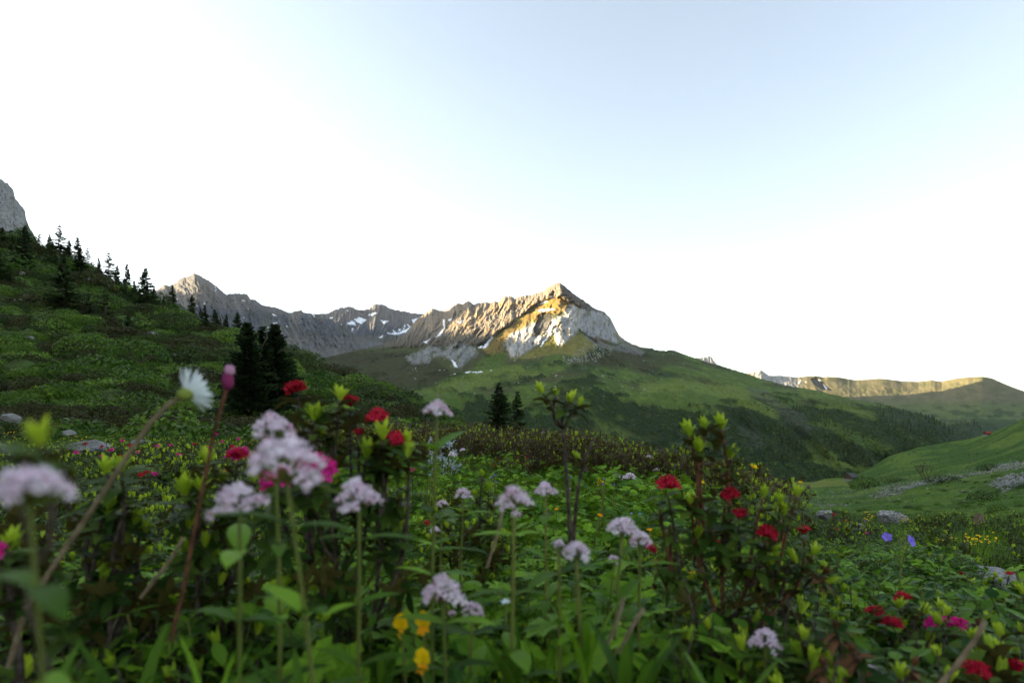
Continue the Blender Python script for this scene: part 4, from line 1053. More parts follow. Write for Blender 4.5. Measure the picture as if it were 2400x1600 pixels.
bush("dense round bush beside the small wooden hut", 2030, 1142, 62, 'alder', RS, None, 1.15, g2)
bush("low spreading bush on the stony strip of the right pasture", 2208, 1138, 72, 'olive', RS, None, 0.6, g2)
bush("dark round bush on the near grass of the right pasture", 2312, 1178, 74, 'olive', RS, None, 0.7, g2)
bush("small bush on the stony strip by the right picture edge", 2320, 1102, 48, 'olive', RS, None, 0.8, g2)
bush("flat bush trailing right of the round bush near the hut", 2098, 1125, 60, 'olive', RS, None, 0.5, g2)
bush("small bush at the right picture edge below the stone patch", 2395, 1140, 46, 'olive', RS, None, 0.7, g2)
bush("leafy bush mound half hiding the pale boulder on the right", 2160, 1262, 150, 'alder', None, 14.5, 0.5, g2)
# leafless bush
r = random.Random(4); b = MB()
def fork(b, p, d, L, rad, lev, r):
    q = p + d * L; b.tube([p, p.lerp(q, .5) + rvec(r) * L * .06, q], [rad, rad * .8, rad * .6], 4)
    if lev:
        for k in range(3): fork(b, q, (d + rvec(r, -.1, .8) * 0.75).normalized(), L * r.uniform(.55, .8), rad * .55, lev - 1, r)
for k in range(7): fork(b, Vector((r.gauss(0, .06), r.gauss(0, .06), -.05)), (Vector((0, 0, 1)) + rvec(r, 0, .3) * .5).normalized(), 0.32, .012, 3, r)
bb = link('bare_bush', b.mesh('bare_bush', ['twig'])); p = RS.sample(2170, 1122); bb.location = p; bb.scale = (p.y * 52 / F,) * 3
tag(bb, "leafless grey twiggy bush standing on the right pasture", 'bush', g2)
# grass sward of the right pasture
pts, rt, sc_ = [], [], []
for k in range(5200):
    u = rs.uniform(1740, 2460); d = math.exp(rs.uniform(math.log(13), math.log(110)))
    j = int(np.clip((u - RS.u[0]) / (RS.u[-1] - RS.u[0]) * (len(RS.u) - 1), 0, len(RS.u) - 1)); col = RS.P[:, j, 1]
    i = int(np.clip(np.searchsorted(-col, -d), 0, len(col) - 1)); p = RS.P[i, j]
    pts.append((p[0], p[1], p[2] - .02)); rt.append((0, 0, rs.rand() * 6.28)); sc_.append(min(0.5 + 0.02 * d, 1.3) * rs.uniform(.5, 1.0))
scatter("pasture_grass", "short green grass of the right pasture", "grass", pts, rt, sc_, [pat_grass(300 + k, 'grass', 26, .10, .24, .012) for k in range(3)])

# ------------------------------------------------------------------ rocks, hut, stump
def stone_mat(name, c1, c2, sc=9):
    m, t, b_ = nodes_mat(name, 0.9, 0.15)
    tc = t.nodes.new('ShaderNodeTexCoord'); n = t.nodes.new('ShaderNodeTexNoise'); n.inputs['Scale'].default_value = sc; n.inputs['Detail'].default_value = 9; n.inputs['Roughness'].default_value = .7
    mp = t.nodes.new('ShaderNodeMapping'); mp.inputs['Scale'].default_value = (1, 1, 2.6); mp.inputs['Rotation'].default_value = (0.4, 0.3, 0)
    t.links.new(tc.outputs['Object'], mp.inputs['Vector']); t.links.new(mp.outputs[0], n.inputs['Vector'])
    r_ = t.nodes.new('ShaderNodeValToRGB'); r_.color_ramp.elements[0].color = (*c1, 1); r_.color_ramp.elements[1].color = (*c2, 1); r_.color_ramp.elements[0].position = .38; r_.color_ramp.elements[1].position = .60
    t.links.new(n.outputs['Fac'], r_.inputs[0]); t.links.new(r_.outputs[0], b_.inputs['Base Color'])
    bp = t.nodes.new('ShaderNodeBump'); bp.inputs['Strength'].default_value = 0.9; bp.inputs['Distance'].default_value = 0.06
    t.links.new(n.outputs['Fac'], bp.inputs['Height']); t.links.new(bp.outputs[0], b_.inputs['Normal'])
    return m
STONE = stone_mat('limestone', (0.11, 0.105, 0.10), (0.42, 0.41, 0.40)); STONE2 = stone_mat('lichen_stone', (0.055, 0.05, 0.045), (0.50, 0.49, 0.47), 5)
def rock_mesh(seed, sq=(1, 1, .7)):
    bm = bmesh.new(); bmesh.ops.create_icosphere(bm, subdivisions=4, radius=1.0)
    r = random.Random(seed); cuts = [(rvec(r), r.uniform(.55, .9)) for _ in range(11)]
    co = np.array([v.co[:] for v in bm.verts])
    for d, k in cuts:
        s = co @ np.array(d[:]); ov = np.maximum(0, s - k); co -= ov[:, None] * np.array(d[:])[None] * .9
    n = fbm(co[:, 0] * 2.2 + seed, co[:, 1] * 2.2 + co[:, 2] * 1.7, 4) * .14 + ridged(co[:, 2] * 5 + seed, co[:, 0] * 1.2 + co[:, 1], 2) * .035
    co *= (1 + n)[:, None]; co *= np.array(sq)
    for v, c in zip(bm.verts, co): v.co = c
    me = bpy.data.meshes.new('rock'); bm.to_mesh(me); bm.free()
    for p_ in me.polygons: p_.use_smooth = False
    return me
ROCKS = [rock_mesh(k, s) for k, s in [(1, (1.2, .9, .6)), (2, (1, 1, .8)), (3, (1.3, 1, .45))]]
def rock(label, p, w, k, mat=STONE, rz=0.0, tall=1.0, group=None):
    me = ROCKS[k].copy(); me.materials.append(mat)
    o_ = link('boulder', me); o_.location = p; o_.rotation_euler = (0.1, 0.05, rz); o_.scale = (w / 2.2, w / 2.2, w / 2.2 * tall)
    tag(o_, label, 'rock', group)
gl = 'rocks on the left slope'
for lab, u, v, w, k in [("small pale rock on the upper left slope below the skyline spruces", 47, 722, 26, 1), ("angular rock low on the left slope at the left edge", 66, 802, 20, 0), ("pale rock among the pale bushes on mid slope", 355, 797, 26, 0), ("bright rock by the left edge under the limestone wall", 16, 592, 22, 1), ("small rock between the dark spruces of the upper slope", 54, 668, 14, 1),
                        ("little rock under the skyline spruces halfway down", 205, 680, 16, 0), ("flat pale rock right of the pale bushes", 226, 806, 18, 2), ("small rock below the layered skyline spruce", 183, 692, 12, 1)]:
    p = HL.sample(u, v); rock(lab, p + Vector((0, 0, 0.25 * w * p.y / F)), w * p.y / F * 1.15, k, STONE, u, 1.1, gl)
rock("large grey striped boulder behind the alpenrose thicket on the left", at(216, 1047, 9.0), 86 * 9.0 / F, 0, STONE, 0.3, 0.8)
rock("grey boulder cut by the left picture edge", at(-4, 1052, 9.5), 62 * 9.5 / F, 1, STONE, 1.0, 0.9)
rock("dark weathered rock in grass above the edge boulder", at(25, 980, 19), 42 * 19 / F, 1, STONE, 2.0, 0.9)
rock("low pale rock in the grass left of the white daisy stem", at(330, 1035, 12), 40 * 12 / F, 2, STONE, .2, .8)
rock("leaning slab of rock above the large striped boulder", at(163, 1015, 13), 26 * 13 / F, 0, STONE, 1.2, 1.3)
rock("flat pale limestone slab among the plants at the right", at(2335, 1362, 5.2), 170 * 5.2 / F, 2, STONE, -0.35, 0.9)
rock("pale boulder with dark lichen hollow at the edge of the right meadow", at(2090, 1216, 13.5), 70 * 13.5 / F, 1, STONE2, 0.8, 1.0)
rock("white and grey rock left of the lichen boulder", at(2012, 1236, 11), 42 * 11 / F, 0, STONE2, 0.1, 1.0)
rock("half-buried grey rock behind the dark alpenrose on the right", at(1935, 1205, 11.5), 46 * 11.5 / F, 1, STONE2, 2.1, 0.8)
rock("grey hooked rock peeking over the meadow rim right of the spruces", at(1275, 1020, 30), 26 * 30 / F, 1, STONE, 0.5, 1.5)

pebble = []
for k in range(3):
    me = rock_mesh(20 + k, (1, 1, .7)); me.materials.append(STONE); pebble.append(me)
pts, rt, sc_ = [], [], []
bp_ = c3([(1400, 745), (1500, 690), (1600, 630), (1660, 625), (1830, 660), (1770, 715), (1560, 765), (1420, 785)])
while len(pts) < 420:
    if len(pts) < 260: u, v = rs.uniform(1310, 1450), rs.uniform(805, 856); ok = inpoly(np.array([u]), np.array([v]), bp_)[0]
    else: u, v = rs.uniform(960, 1560), rs.uniform(835, 930); ok = True
    if ok:
        p = M.sample(u, v); pts.append(p); rt.append((rs.rand(), rs.rand(), rs.rand() * 6)); sc_.append(rs.uniform(1.0, 2.6) * (1.6 if rs.rand() < .12 else .8))
scatter("boulder_field", "pale boulders strewn under the limestone cliffs", "boulders", pts, rt, sc_, pebble)
pts, rt, sc_ = [], [], []
RUBP = [c4([(1400, 1010), (1560, 950), (1750, 905), (1930, 880), (2110, 850), (2230, 800), (2352, 790), (2352, 815), (2240, 840), (2120, 860), (1940, 895), (1760, 940), (1560, 990)]), c4([(2120, 930), (2250, 880), (2352, 860), (2352, 920), (2230, 960)])]
while len(pts) < 800:
    u, v = rs.uniform(2030, 2400), rs.uniform(1075, 1170)
    if any(inpoly(np.array([u]), np.array([v]), q_)[0] for q_ in RUBP) or rs.rand() < .012:
        p = RS.sample(u, v); pts.append(p); rt.append((rs.rand(), rs.rand(), rs.rand() * 6)); sc_.append(rs.uniform(.06, .32))
scatter("rubble", "strip of grey rubble across the right pasture", "rubble", pts, rt, sc_, pebble)
pts, rt, sc_ = [], [], []
for k in range(420):
    u = rs.uniform(1780, 2440); v = rs.uniform(1060, 1235); p = RS.sample(u, v)
    if p.y < 30: continue
    pts.append(p - Vector((0, 0, .1))); rt.append((0, 0, rs.rand() * 6)); sc_.append(rs.uniform(.15, .55) * (1.8 if rs.rand() < .06 else 1))
scatter("pasture_tussocks", "low dark tussocks dotting the right pasture", "tussocks", pts, rt, sc_, MOUND['olive'] + MOUND['alder'])

def box(b, x0, x1, y0, y1, z0, z1, m=0):
    i = len(b.v); b.v += [(x, y, z) for z in (z0, z1) for x, y in ((x0, y0), (x1, y0), (x1, y1), (x0, y1))]
    for f in ((0, 3, 2, 1), (4, 5, 6, 7), (0, 1, 5, 4), (1, 2, 6, 5), (2, 3, 7, 6), (3, 0, 4, 7)): b.f.append(tuple(i + k for k in f)); b.m.append(m)
def flat_mat(name, c, rough=.85):
    m, t, b_ = nodes_mat(name, rough, .1)
    tc = t.nodes.new('ShaderNodeTexCoord'); n = t.nodes.new('ShaderNodeTexNoise'); n.inputs['Scale'].default_value = 4; n.inputs['Detail'].default_value = 6
    r_ = t.nodes.new('ShaderNodeValToRGB'); r_.color_ramp.elements[0].color = tuple(x * .6 for x in c) + (1,); r_.color_ramp.elements[1].color = tuple(min(1, x * 1.3) for x in c) + (1,)
    t.links.new(tc.outputs['Object'], n.inputs['Vector']); t.links.new(n.outputs['Fac'], r_.inputs[0]); t.links.new(r_.outputs[0], b_.inputs['Base Color'])
    return m
WOODD = flat_mat('weathered_wood', (0.085, 0.062, 0.045)); SLATE = flat_mat('slate_roof', (0.11, 0.10, 0.10)); STONEW = flat_mat('stone_wall', (0.24, 0.23, 0.21)); REDROOF = flat_mat('red_roof', (0.35, 0.06, 0.04)); BLACK = flat_mat('dark_opening', (0.012, 0.011, 0.010))
def hut(label, loc, w, roofm, rz):
    e = empty('hut', loc, rz); L, W, Hh = w, w * .8, w * .42
    b = MB(); box(b, -L / 2 - .05, L / 2 + .05, -W / 2 - .05, W / 2 + .05, -1.0, Hh * .35); link('stone_base', b.mesh('stone_base', [STONEW]), None, e)
    b = MB(); n = 7
    for k in range(n): box(b, -L / 2, L / 2, -W / 2 - .012 * (k % 2), W / 2, Hh * (.35 + .65 * k / n) + .004, Hh * (.35 + .65 * (k + 1) / n))
    link('wall', b.mesh('wall', [WOODD]), None, e)
    b = MB(); rh = w * .30; ov = w * .09
    for sgn in (-1, 1):
        i = len(b.v); y = sgn * (W / 2 + ov)
        b.v += [(-L / 2 - ov, y, Hh - .10 * w), (L / 2 + ov, y, Hh - .10 * w), (L / 2 + ov, 0, Hh + rh), (-L / 2 - ov, 0, Hh + rh), (-L / 2 - ov, y, Hh - .07 * w), (L / 2 + ov, y, Hh - .07 * w), (L / 2 + ov, 0, Hh + rh + .03 * w), (-L / 2 - ov, 0, Hh + rh + .03 * w)]
        for f in ((0, 1, 2, 3), (4, 5, 6, 7), (0, 1, 5, 4), (1, 2, 6, 5), (2, 3, 7, 6), (3, 0, 4, 7)): b.f.append(tuple(i + k for k in f)); b.m.append(0)
    link('roof', b.mesh('roof', [roofm]), None, e)
    for sx in (-1, 1):
        b = MB(); x = sx * L / 2; b.v += [(x, -W / 2, Hh), (x, W / 2, Hh), (x, 0, Hh + rh)]; b.f.append((0, 1, 2)); b.m.append(0); link('gable', b.mesh('gable', [WOODD]), None, e)
    b = MB(); box(b, -L * .12, L * .12, -W / 2 - .05, -W / 2 - .02, 0.0, Hh * .85); link('door', b.mesh('door', [BLACK]), None, e)
    tag(e, label, 'hut')
p = RS.sample(1993, 1124); hut("small dark wooden hut at the foot of the right pasture", p, 23 * p.y / F, SLATE, 0.5)
p = RS.sample(2326, 1014); hut("tiny red-roofed hut on the crest of the right pasture", p + Vector((0, 3, -.8)), 13 * p.y / F, REDROOF, 0.2)

def stump(label, p, s):
    r = random.Random(9); b = MB(); k = 12; rows = []
    for i, z in enumerate((-.2, .0, .25, .6, .9)):
        rows.append([Vector((math.cos(6.283 * j / k), math.sin(6.283 * j / k), 0)) * (1.0 - .35 * min(1, z + .2)) * .45 * (1 + .22 * math.sin(j * 2.1) * (1.2 - z)) + Vector((0, 0, z + (r.uniform(-.15, .3) if i == 4 else 0))) for j in range(k)])
        rows[-1].append(rows[-1][0])
    b.quadstrip(rows); e = empty('tree_stump', p, 0.3, s)
    link('trunk', b.mesh('trunk', ['stem_brown']), None, e)
    for k in range(5):
        b = MB(); a = k * 1.3; d = Vector((math.cos(a), math.sin(a), 0)); b.tube([d * .3 + Vector((0, 0, .15)), d * .7 + Vector((0, 0, .02)), d * 1.1 + Vector((0, 0, -.12))], [.12, .08, .04], 6); link('root', b.mesh('root', ['stem_brown']), None, e)
    b = MB(); b.tube([(-.2, 0, .55), (-.7, .05, .75), (-.95, 0, .98)], [.07, .05, .02], 5); link('branch_stub', b.mesh('branch_stub', ['stem_brown']), None, e)
    tag(e, label, 'stump')
stump("weathered grey-brown tree stump on the meadow edge at the right", at(2295, 1228, 15), 26 * 15 / F)
# ------------------------------------------------------------------ foreground: carpet of plants (stuff)
PG = [pat_grass(k) for k in range(4)]; PGD = [pat_grass(20 + k, 'grass_dark', 18, .18, .42, .008) for k in range(3)]
PB = [pat_bilberry(k) for k in range(4)]; PR = [pat_rose(k, 8, [.10, .25, .5, .85][k]) for k in range(4)]; PRD = [pat_rose(40 + k, 7, 0.22) for k in range(3)]
PRR = [pat_rose(60 + k, 9, 0.22, 'rose_rusty', .22, .46) for k in range(3)]; PH = [pat_herb(k) for k in range(4)]
PGA = [pat_galium(k) for k in range(3)]; PL = [pat_lance(k) for k in range(4)]; PHE = [pat_heath(k) for k in range(3)]; PT = [pat_twig(k) for k in range(3)]
PLF = [pat_leafy(k, 'lance') for k in range(3)]; PLH = [pat_leafy(30 + k, 'herb', 5, .10, .25, .042, .38) for k in range(3)]
SPEC = {'leafy_dark': PLF, 'leafy_light': PLH, 'grass': PG, 'grass_dark': PGD, 'bilberry': PB, 'rose': PR, 'rose_dark': PRD, 'rose_rusty': PRR, 'herb': PH, 'galium': PGA, 'lance': PL, 'heath': PHE, 'twig': PT}
ACC = {k: [[], [], [], []] for k in SPEC}
rs = np.random.RandomState(21)
def pick(opts):
    x = rs.rand() * sum(w for _, w in opts)
    for k, w in opts:
        x -= w
        if x <= 0: return k
    return opts[-1][0]
def edge_y(x): return float(np.interp(x, [-30, -12, -6, 0, 3, 8, 14, 30], [22, 20, 17, 14.0, 12.5, 14.5, 17, 24]))
HT = {'rose': .36, 'rose_dark': .36, 'rose_rusty': .48, 'grass': .34, 'grass_dark': .38, 'galium': .33, 'twig': .36}
SIGHT = [(2335, 5.2, 140), (2090, 13.5, 70), (2012, 11, 40), (1935, 11.5, 40), (2295, 15, 50), (216, 9, 90), (0, 9.5, 60)]
N_PTS = 20000
for k in range(N_PTS):
    d = math.exp(rs.uniform(math.log(0.75), math.log(21)))
    
    u = rs.uniform(-160, 2560); x = (u - 1200) / F * d
    if d > edge_y(x) + 2.5: continue
    if any(abs(u - ru) < rw * 0.55 and rd - 2.6 < d < rd + 0.5 for ru, rd, rw in SIGHT): continue
    nz = float(fbm(np.array([x / 1.1 + 4]), np.array([d / 1.1]), 2)[0])
    if u < 640 + 60 * nz:
        if d < 2.4: o = [('rose_dark', .14), ('heath', .18), ('twig', .03), ('grass_dark', .10), ('leafy_dark', .16), ('leafy_light', .10), ('rose', .22), ('herb', .10), ('bilberry', .12)]
        elif d < 9: o = ([('rose', .72), ('heath', .10), ('rose_dark', .18)] if nz > -.12 else [('bilberry', .4), ('heath', .25), ('rose_dark', .3), ('grass', .1)])
        else: o = [('grass', .45), ('rose', .25), ('heath', .3)]
    elif u < 1600:
        if d < 1.9: o = [('lance', .14), ('grass_dark', .16), ('herb', .14), ('galium', .08), ('bilberry', .10), ('leafy_dark', .34), ('leafy_light', .22)]
        elif d < 2.6: o = [('herb', .2), ('galium', .18), ('grass_dark', .15), ('rose_dark', .2), ('leafy_light', .25), ('leafy_dark', .1)]
        elif u > 1230 + 90 * nz and d > 6.0: o = [('rose_rusty', .46), ('twig', .05), ('herb', .14), ('rose', .28), ('grass', .10)]
        elif d > 8.5: o = [('rose_rusty', .45), ('rose', .2), ('grass', .25), ('herb', .2)]
        else: o = [('herb', .36), ('galium', .24), ('grass', .34), ('lance', .06)]
    else:
        if u < 1850 and d > 5.2: o = [('rose_rusty', .50), ('twig', .05), ('rose_dark', .2), ('rose', .25)]
        elif d < 1.7: o = [('rose_dark', .14), ('bilberry', .70), ('twig', .02), ('leafy_dark', .08), ('grass_dark', .04)]
        elif d < 4.8: o = [('bilberry', .86), ('herb', .06), ('rose_dark', .08)] if nz > -0.25 else [('rose', .6), ('bilberry', .4)]
        else: o = [('rose', .5), ('rose_dark', .3), ('bilberry', .2)] if nz > .08 else [('bilberry', .45), ('grass', .35), ('heath', .15), ('rose_dark', .1)]
    sp = pick(o)
    s = rs.uniform(0.75, 1.3) * (1.0 + 0.035 * d)
    if sp.startswith('rose') and d < 3: s *= 0.85
    if d < 2.0: s *= 1.25
    if d < 1.05: s *= 0.8
    if sp in ('herb', 'galium', 'grass') and d > 3: s *= 1.2
    zg = float(meadow_z(x, d))
    if u > 1850: va = float(np.interp(d, [.75, 1, 1.5, 2, 3, 5, 8, 14], [1690, 1560, 1440, 1365, 1290, 1250, 1225, 1200]))
    elif u < 640: va = float(np.interp(d, [.75, .9, 1.05, 1.5, 2, 3, 4.5, 6, 9, 14], [1660, 1580, 1460, 1360, 1275, 1180, 1085, 1050, 1035, 1025]))
    else: va = float(np.interp(d, [.75, .9, 1.05, 1.5, 2, 3, 4.5, 6, 9, 14], [1660, 1590, 1480, 1385, 1315, 1225, 1130, 1085, 1055, 1040]))
    if sp != 'rose_rusty': s = min(s, max(.25, (-(va - HOR) / F * d - zg) / HT.get(sp, .26)) * rs.uniform(.75, 1.15))
    ACC[sp][0].append((x, d, zg)); ACC[sp][1].append((rs.normal(0, .14), rs.normal(0, .14), rs.rand() * 6.28)); ACC[sp][2].append(s); ACC[sp][3].append(int(np.clip(1.6 + 5.5 * nz + rs.normal(0, .5), 0, 3)) if sp == 'rose' else rs.randint(0, len(SPEC[sp])))
INFO = {'leafy_dark': ("leafy_herbs", "dark leafy herb stems filling the near ground", "ground cover"), 'leafy_light': ("light_leafy_herbs", "fresh green leafy herb stems in the near meadow", "ground cover"), 'grass': ("meadow_grass", "fresh green grass tufts of the meadow", "grass"), 'grass_dark': ("dark_grass", "dark green long grass near the camera", "grass"), 'bilberry': ("bilberry_carpet", "carpet of round-leaved bilberry at the right", "ground cover"),
        'rose': ("alpenrose_carpet", "low alpenrose carpet with lime green new shoots", "ground cover"), 'rose_dark': ("dark_alpenrose_carpet", "dark leathery alpenrose leaves covering the near ground", "ground cover"), 'rose_rusty': ("rusty_alpenrose_thicket", "rusty brown alpenrose thicket along the meadow rim", "ground cover"),
        'herb': ("herb_carpet", "bright green lobed herb leaves in mid meadow", "ground cover"), 'galium': ("bedstraw_froth", "frothy yellow-green bedstraw in mid meadow", "ground cover"), 'lance': ("lance_leaf_carpet", "broad pointed leaves close to the camera", "ground cover"),
        'heath': ("heath_carpet", "fine needle-leaved heath on the left", "ground cover"), 'twig': ("bare_twigs", "bare grey twigs poking out of the plants", "twigs")}
for k, (nm, lab, cat) in INFO.items():
    if ACC[k][0]: scatter(nm, lab, cat, *ACC[k][:3], SPEC[k], ACC[k][3])

# ------------------------------------------------------------------ foreground: single plants
def leaf_unit(mat, W=0.33, bend=0.5, seg=5, fold=0.22, prof=None, name='leaf'):
    b = MB(); b.leaf((0, 0, 0), (0, 1, 0), (0, 0, 1), 1.0, W, bend, seg, fold, prof); return b.mesh(name, [mat], True)
ROSE_LEAF = [leaf_unit('rose_leaf', .36, .35), leaf_unit('rose_leaf', .33, .75)]
DEAD_LEAF = leaf_unit('dead', .36, .9)
VAL_LEAF = [leaf_unit('lance', .30, .5, 7, .28), leaf_unit('herb', .34, .35, 7, .25)]
def shoot_mesh(seed, mat='lime'):
    r = random.Random(seed); b = MB()
    for k in range(11):
        a = k * 2.399; out = Vector((math.cos(a), math.sin(a), 0))
        b.leaf(out * 0.05, Vector((0, 0, 1)) + out * (0.10 + 0.06 * k), out * -1, r.uniform(.6, 1.08) * (1.0 - 0.025 * k), 0.27, r.uniform(-.1, .35), 5, 0.3)
    return b.mesh('new_shoot', [mat], True)
SHOOT = [shoot_mesh(k) for k in range(3)]; SHOOT_DEAD = shoot_mesh(7, 'dead')
def cluster_mesh(seed, mat, n=10, up=0.05, bare=False):
    """tubular blossoms radiating from one point, unit radius"""
    r = random.Random(seed); b = MB()
    for k in range(n):
        z = .22 + up + (.78 - up) * (k + .5) / n; a = k * 2.399 + r.uniform(-.2, .2); q = math.sqrt(max(0, 1 - z * z))
        d = Vector((q * math.cos(a), q * math.sin(a), z * .9 + .1)).normalized(); L = r.uniform(.75, 1.05)
        b.tube([d * .18, d * .45 * L, d * .78 * L, d * .92 * L], [.05, .085, .13, .17], 6)
        ax = d.orthogonal().normalized(); ay = d.cross(ax)
        for j in range(5):
            t = 6.283 * j / 5; o_ = ax * math.cos(t) + ay * math.sin(t)
            b.leaf(d * .86 * L + o_ * .12, d * .75 + o_, d, .36, .27, .2, 3, .1)
    return b.mesh('flower_cluster', [mat], True)
RED = [cluster_mesh(k, 'red') for k in range(3)]; MAG = [cluster_mesh(9 + k, 'magenta', 8) for k in range(2)]; BUDR = cluster_mesh(30, 'red', 7, .5)

def frame(d, nrm):
    d = Vector(d).normalized(); nrm = Vector(nrm); s = d.cross(nrm)
    s = s.normalized() if s.length > 1e-6 else d.orthogonal().normalized()
    return Matrix((s, d, s.cross(d))).transposed()
def put(name, me, parent, p, rot3, sc):
    o_ = bpy.data.objects.new(name, me); COL.objects.link(o_); o_.parent = parent
    s3 = sc if hasattr(sc, '__len__') else (sc,) * 3
    o_.matrix_local = Matrix.Translation(p) @ rot3.to_4x4() @ Matrix.Diagonal((*s3, 1))
    return o_
def zrot(d):            # z axis along d
    return Vector(d).to_track_quat('Z', 'Y').to_matrix()

def smooth_path(pts, n):
    out = []
    for i in range(n + 1):
        t = i / n * (len(pts) - 1); k = min(int(t), len(pts) - 2); f = t - k
        p0, p1, p2, p3 = pts[max(k - 1, 0)], pts[k], pts[k + 1], pts[min(k + 2, len(pts) - 1)]
        out.append(0.5 * ((2 * p1) + (p2 - p0) * f + (2 * p0 - 5 * p1 + 4 * p2 - p3) * f * f + (3 * p1 - p0 - 3 * p2 + p3) * f ** 3))
    return out
def alpenrose(label, base, tips, seed=0, group=None, thick=1.0, mat='twig', name='alpenrose_shrub', leafn=10, fill=3, per=4, fork_h=.5):
    """tips: (u, v, d, kind[, size]); kind holds letters: L lime shoot, R red cluster, M magenta cluster, B red bud, D dead rosette, N no leaves"""
    r = random.Random(seed); base = Vector(base); e = empty(name, base)
    tips = sorted(tips, key=lambda t: t[0]); fol = MB(); nfill = 0
    groups = [tips[i:i + per] for i in range(0, len(tips), per)]
    for grp in groups:
        rel = [at(*t[:3]) - base for t in grp]; mean = sum(rel, Vector()) / len(rel); low = min(p.z for p in rel)
        fork = Vector((mean.x * r.uniform(.7, .9), mean.y * .8, min(mean.z * fork_h * r.uniform(.85, 1.15), low * .85)))
        b = MB(); pth = smooth_path([Vector((r.gauss(0, .01), r.gauss(0, .01), -.06)), fork * .5 + Vector((r.gauss(0, .015), r.gauss(0, .015), 0)), fork], 7)
        b.tube(pth, [thick * (.0060 - .0020 * i / 7) for i in range(8)], 6)
        for q in range(fill * 3): rose_tip(fol, pth[r.randint(2, 7)] + rvec(r) * .05, rvec(r, .0, 1), r, r.uniform(.8, 1.15), r.random() < .15)
        link('stem', b.mesh('stem', [mat], True), None, e)
        for tp, tip in zip(grp, rel):
            kind = tp[3]; sz = tp[4] if len(tp) > 4 else 1.0
            kx = Vector((r.uniform(-.014, .014), r.uniform(-.014, .014), 0))
            path = smooth_path([fork, fork.lerp(tip, .35) + kx + Vector((0, 0, -.012)), fork.lerp(tip, .7) + kx * .8, tip], 8)
            b = MB(); b.tube(path, [thick * (.0050 - .0026 * i / 8) for i in range(9)], 6)
            br = link('branch', b.mesh('branch', [mat if r.random() < .7 else 'twig'], True), None, e)
            ax = (path[-1] - path[-3]).normalized(); ax = (ax + Vector((0, 0, .8))).normalized()
            o1 = ax.orthogonal().normalized(); o2 = ax.cross(o1)
            if 'N' not in kind:
                for k in range(leafn):
                    a = k * 2.399 + r.uniform(-.25, .25); out = o1 * math.cos(a) + o2 * math.sin(a)
                    dd = out + ax * r.uniform(-.15, .75); L = .052 * sz * r.uniform(.7, 1.15)
                    put('leaf', DEAD_LEAF if 'D' in kind else ROSE_LEAF[k % 2], br, tip - ax * (.004 + .034 * sz * k / leafn), frame(dd, ax), L)
            for q in range(fill):
                t = path[r.randint(2, 7)] + rvec(r) * .03; rose_tip(fol, t, ax + rvec(r) * .7, r, r.uniform(.9, 1.2), r.random() < .3); nfill += 1
            if 'L' in kind: put('new_shoot', SHOOT[r.randint(0, 2)], br, tip, zrot(ax + rvec(r) * .15), .036 * sz * r.uniform(.9, 1.15))
            if 'D' in kind: put('dead_shoot', SHOOT_DEAD, br, tip, zrot(ax), .03 * sz)
            if 'R' in kind: put('flower_cluster', RED[r.randint(0, 2)], br, tip + ax * .010 * sz, zrot(ax + rvec(r) * .2), .0255 * sz)
            if 'M' in kind: put('flower_cluster', MAG[r.randint(0, 1)], br, tip + ax * .010 * sz, zrot(ax + rvec(r) * .4), .029 * sz)
            if 'B' in kind: put('flower_cluster', BUDR, br, tip + ax * .010 * sz, zrot(ax), .020 * sz)
    if nfill: link('foliage', fol.mesh('foliage', ['rose_leaf', 'lime_soft']), None, e)['kind'] = 'stuff'
    tag(e, label, 'shrub', group)
    return e

ga = 'alpenrose shrubs near the camera'
alpenrose("alpenrose shrub with crimson flowers behind the large pale pink flower", at(830, 1560, 1.15), [
    (698, 930, 1.15, 'R', 1.0), (797, 938, 1.12, 'L', 1.1), (735, 985, 1.1, 'L', 1.2), (822, 968, 1.15, 'B', 1.2), (772, 1000, 1.12, '', 1.1), (885, 1003, 1.1, 'R', 1.05), (898, 1030, 1.05, 'L', 1.1), (858, 1070, 1.05, 'L', 1.3),
    (927, 1060, 1.08, 'R', 1.15), (957, 1042, 1.08, 'L', .95), (840, 1032, 1.1, 'B', .8), (905, 1085, 1.1, 'B', .7), (780, 1140, 1.05, 'L', 1.1), (742, 1122, .9, 'M', 1.15), (655, 1150, .9, 'M', 1.0), (700, 1128, .92, 'M', .9), (930, 1150, 1.1, '', 1.2), (870, 1160, 1.15, 'L', .9)], 3, ga)
alpenrose("alpenrose shrub with lime shoots and one crimson cluster left of the pale pink flowers", at(520, 1560, 1.15), [
    (556, 1085, 1.15, 'RM', .9), (486, 1085, 1.1, 'L', 1.1), (438, 1160, 1.05, 'L', 1.3), (470, 1150, 1.05, 'L', .9), (520, 1130, 1.15, 'L', .9), (595, 1130, 1.15, 'L', .8), (400, 1190, 1.1, '', 1.1), (500, 1210, 1.1, 'L', .8), (560, 1200, 1.1, '', 1.0)], 5, ga)
alpenrose("alpenrose tufts crossing the daisy stem on the left", at(250, 1580, 1.05), [
    (250, 1110, 1.05, 'L', 1.1), (285, 1105, 1.02, 'L', 1.2), (240, 1215, 1.05, 'L', 1.1), (215, 1170, 1.1, '', 1.0), (325, 1245, 1.1, 'L', .9), (205, 1245, 1.15, 'L', .7), (265, 1285, 1.1, 'L', .7), (150, 1150, 1.2, 'L', .8), (300, 1180, 1.05, '', 1.1)], 7, ga)
alpenrose("alpenrose with a magenta bud at the left picture edge", at(0, 1620, .75), [
    (22, 1290, .75, 'L', 1.1), (-4, 1312, .72, 'M', .6), (60, 1300, .8, '', 1.0), (40, 1230, .85, '', 1.0)], 9, ga)
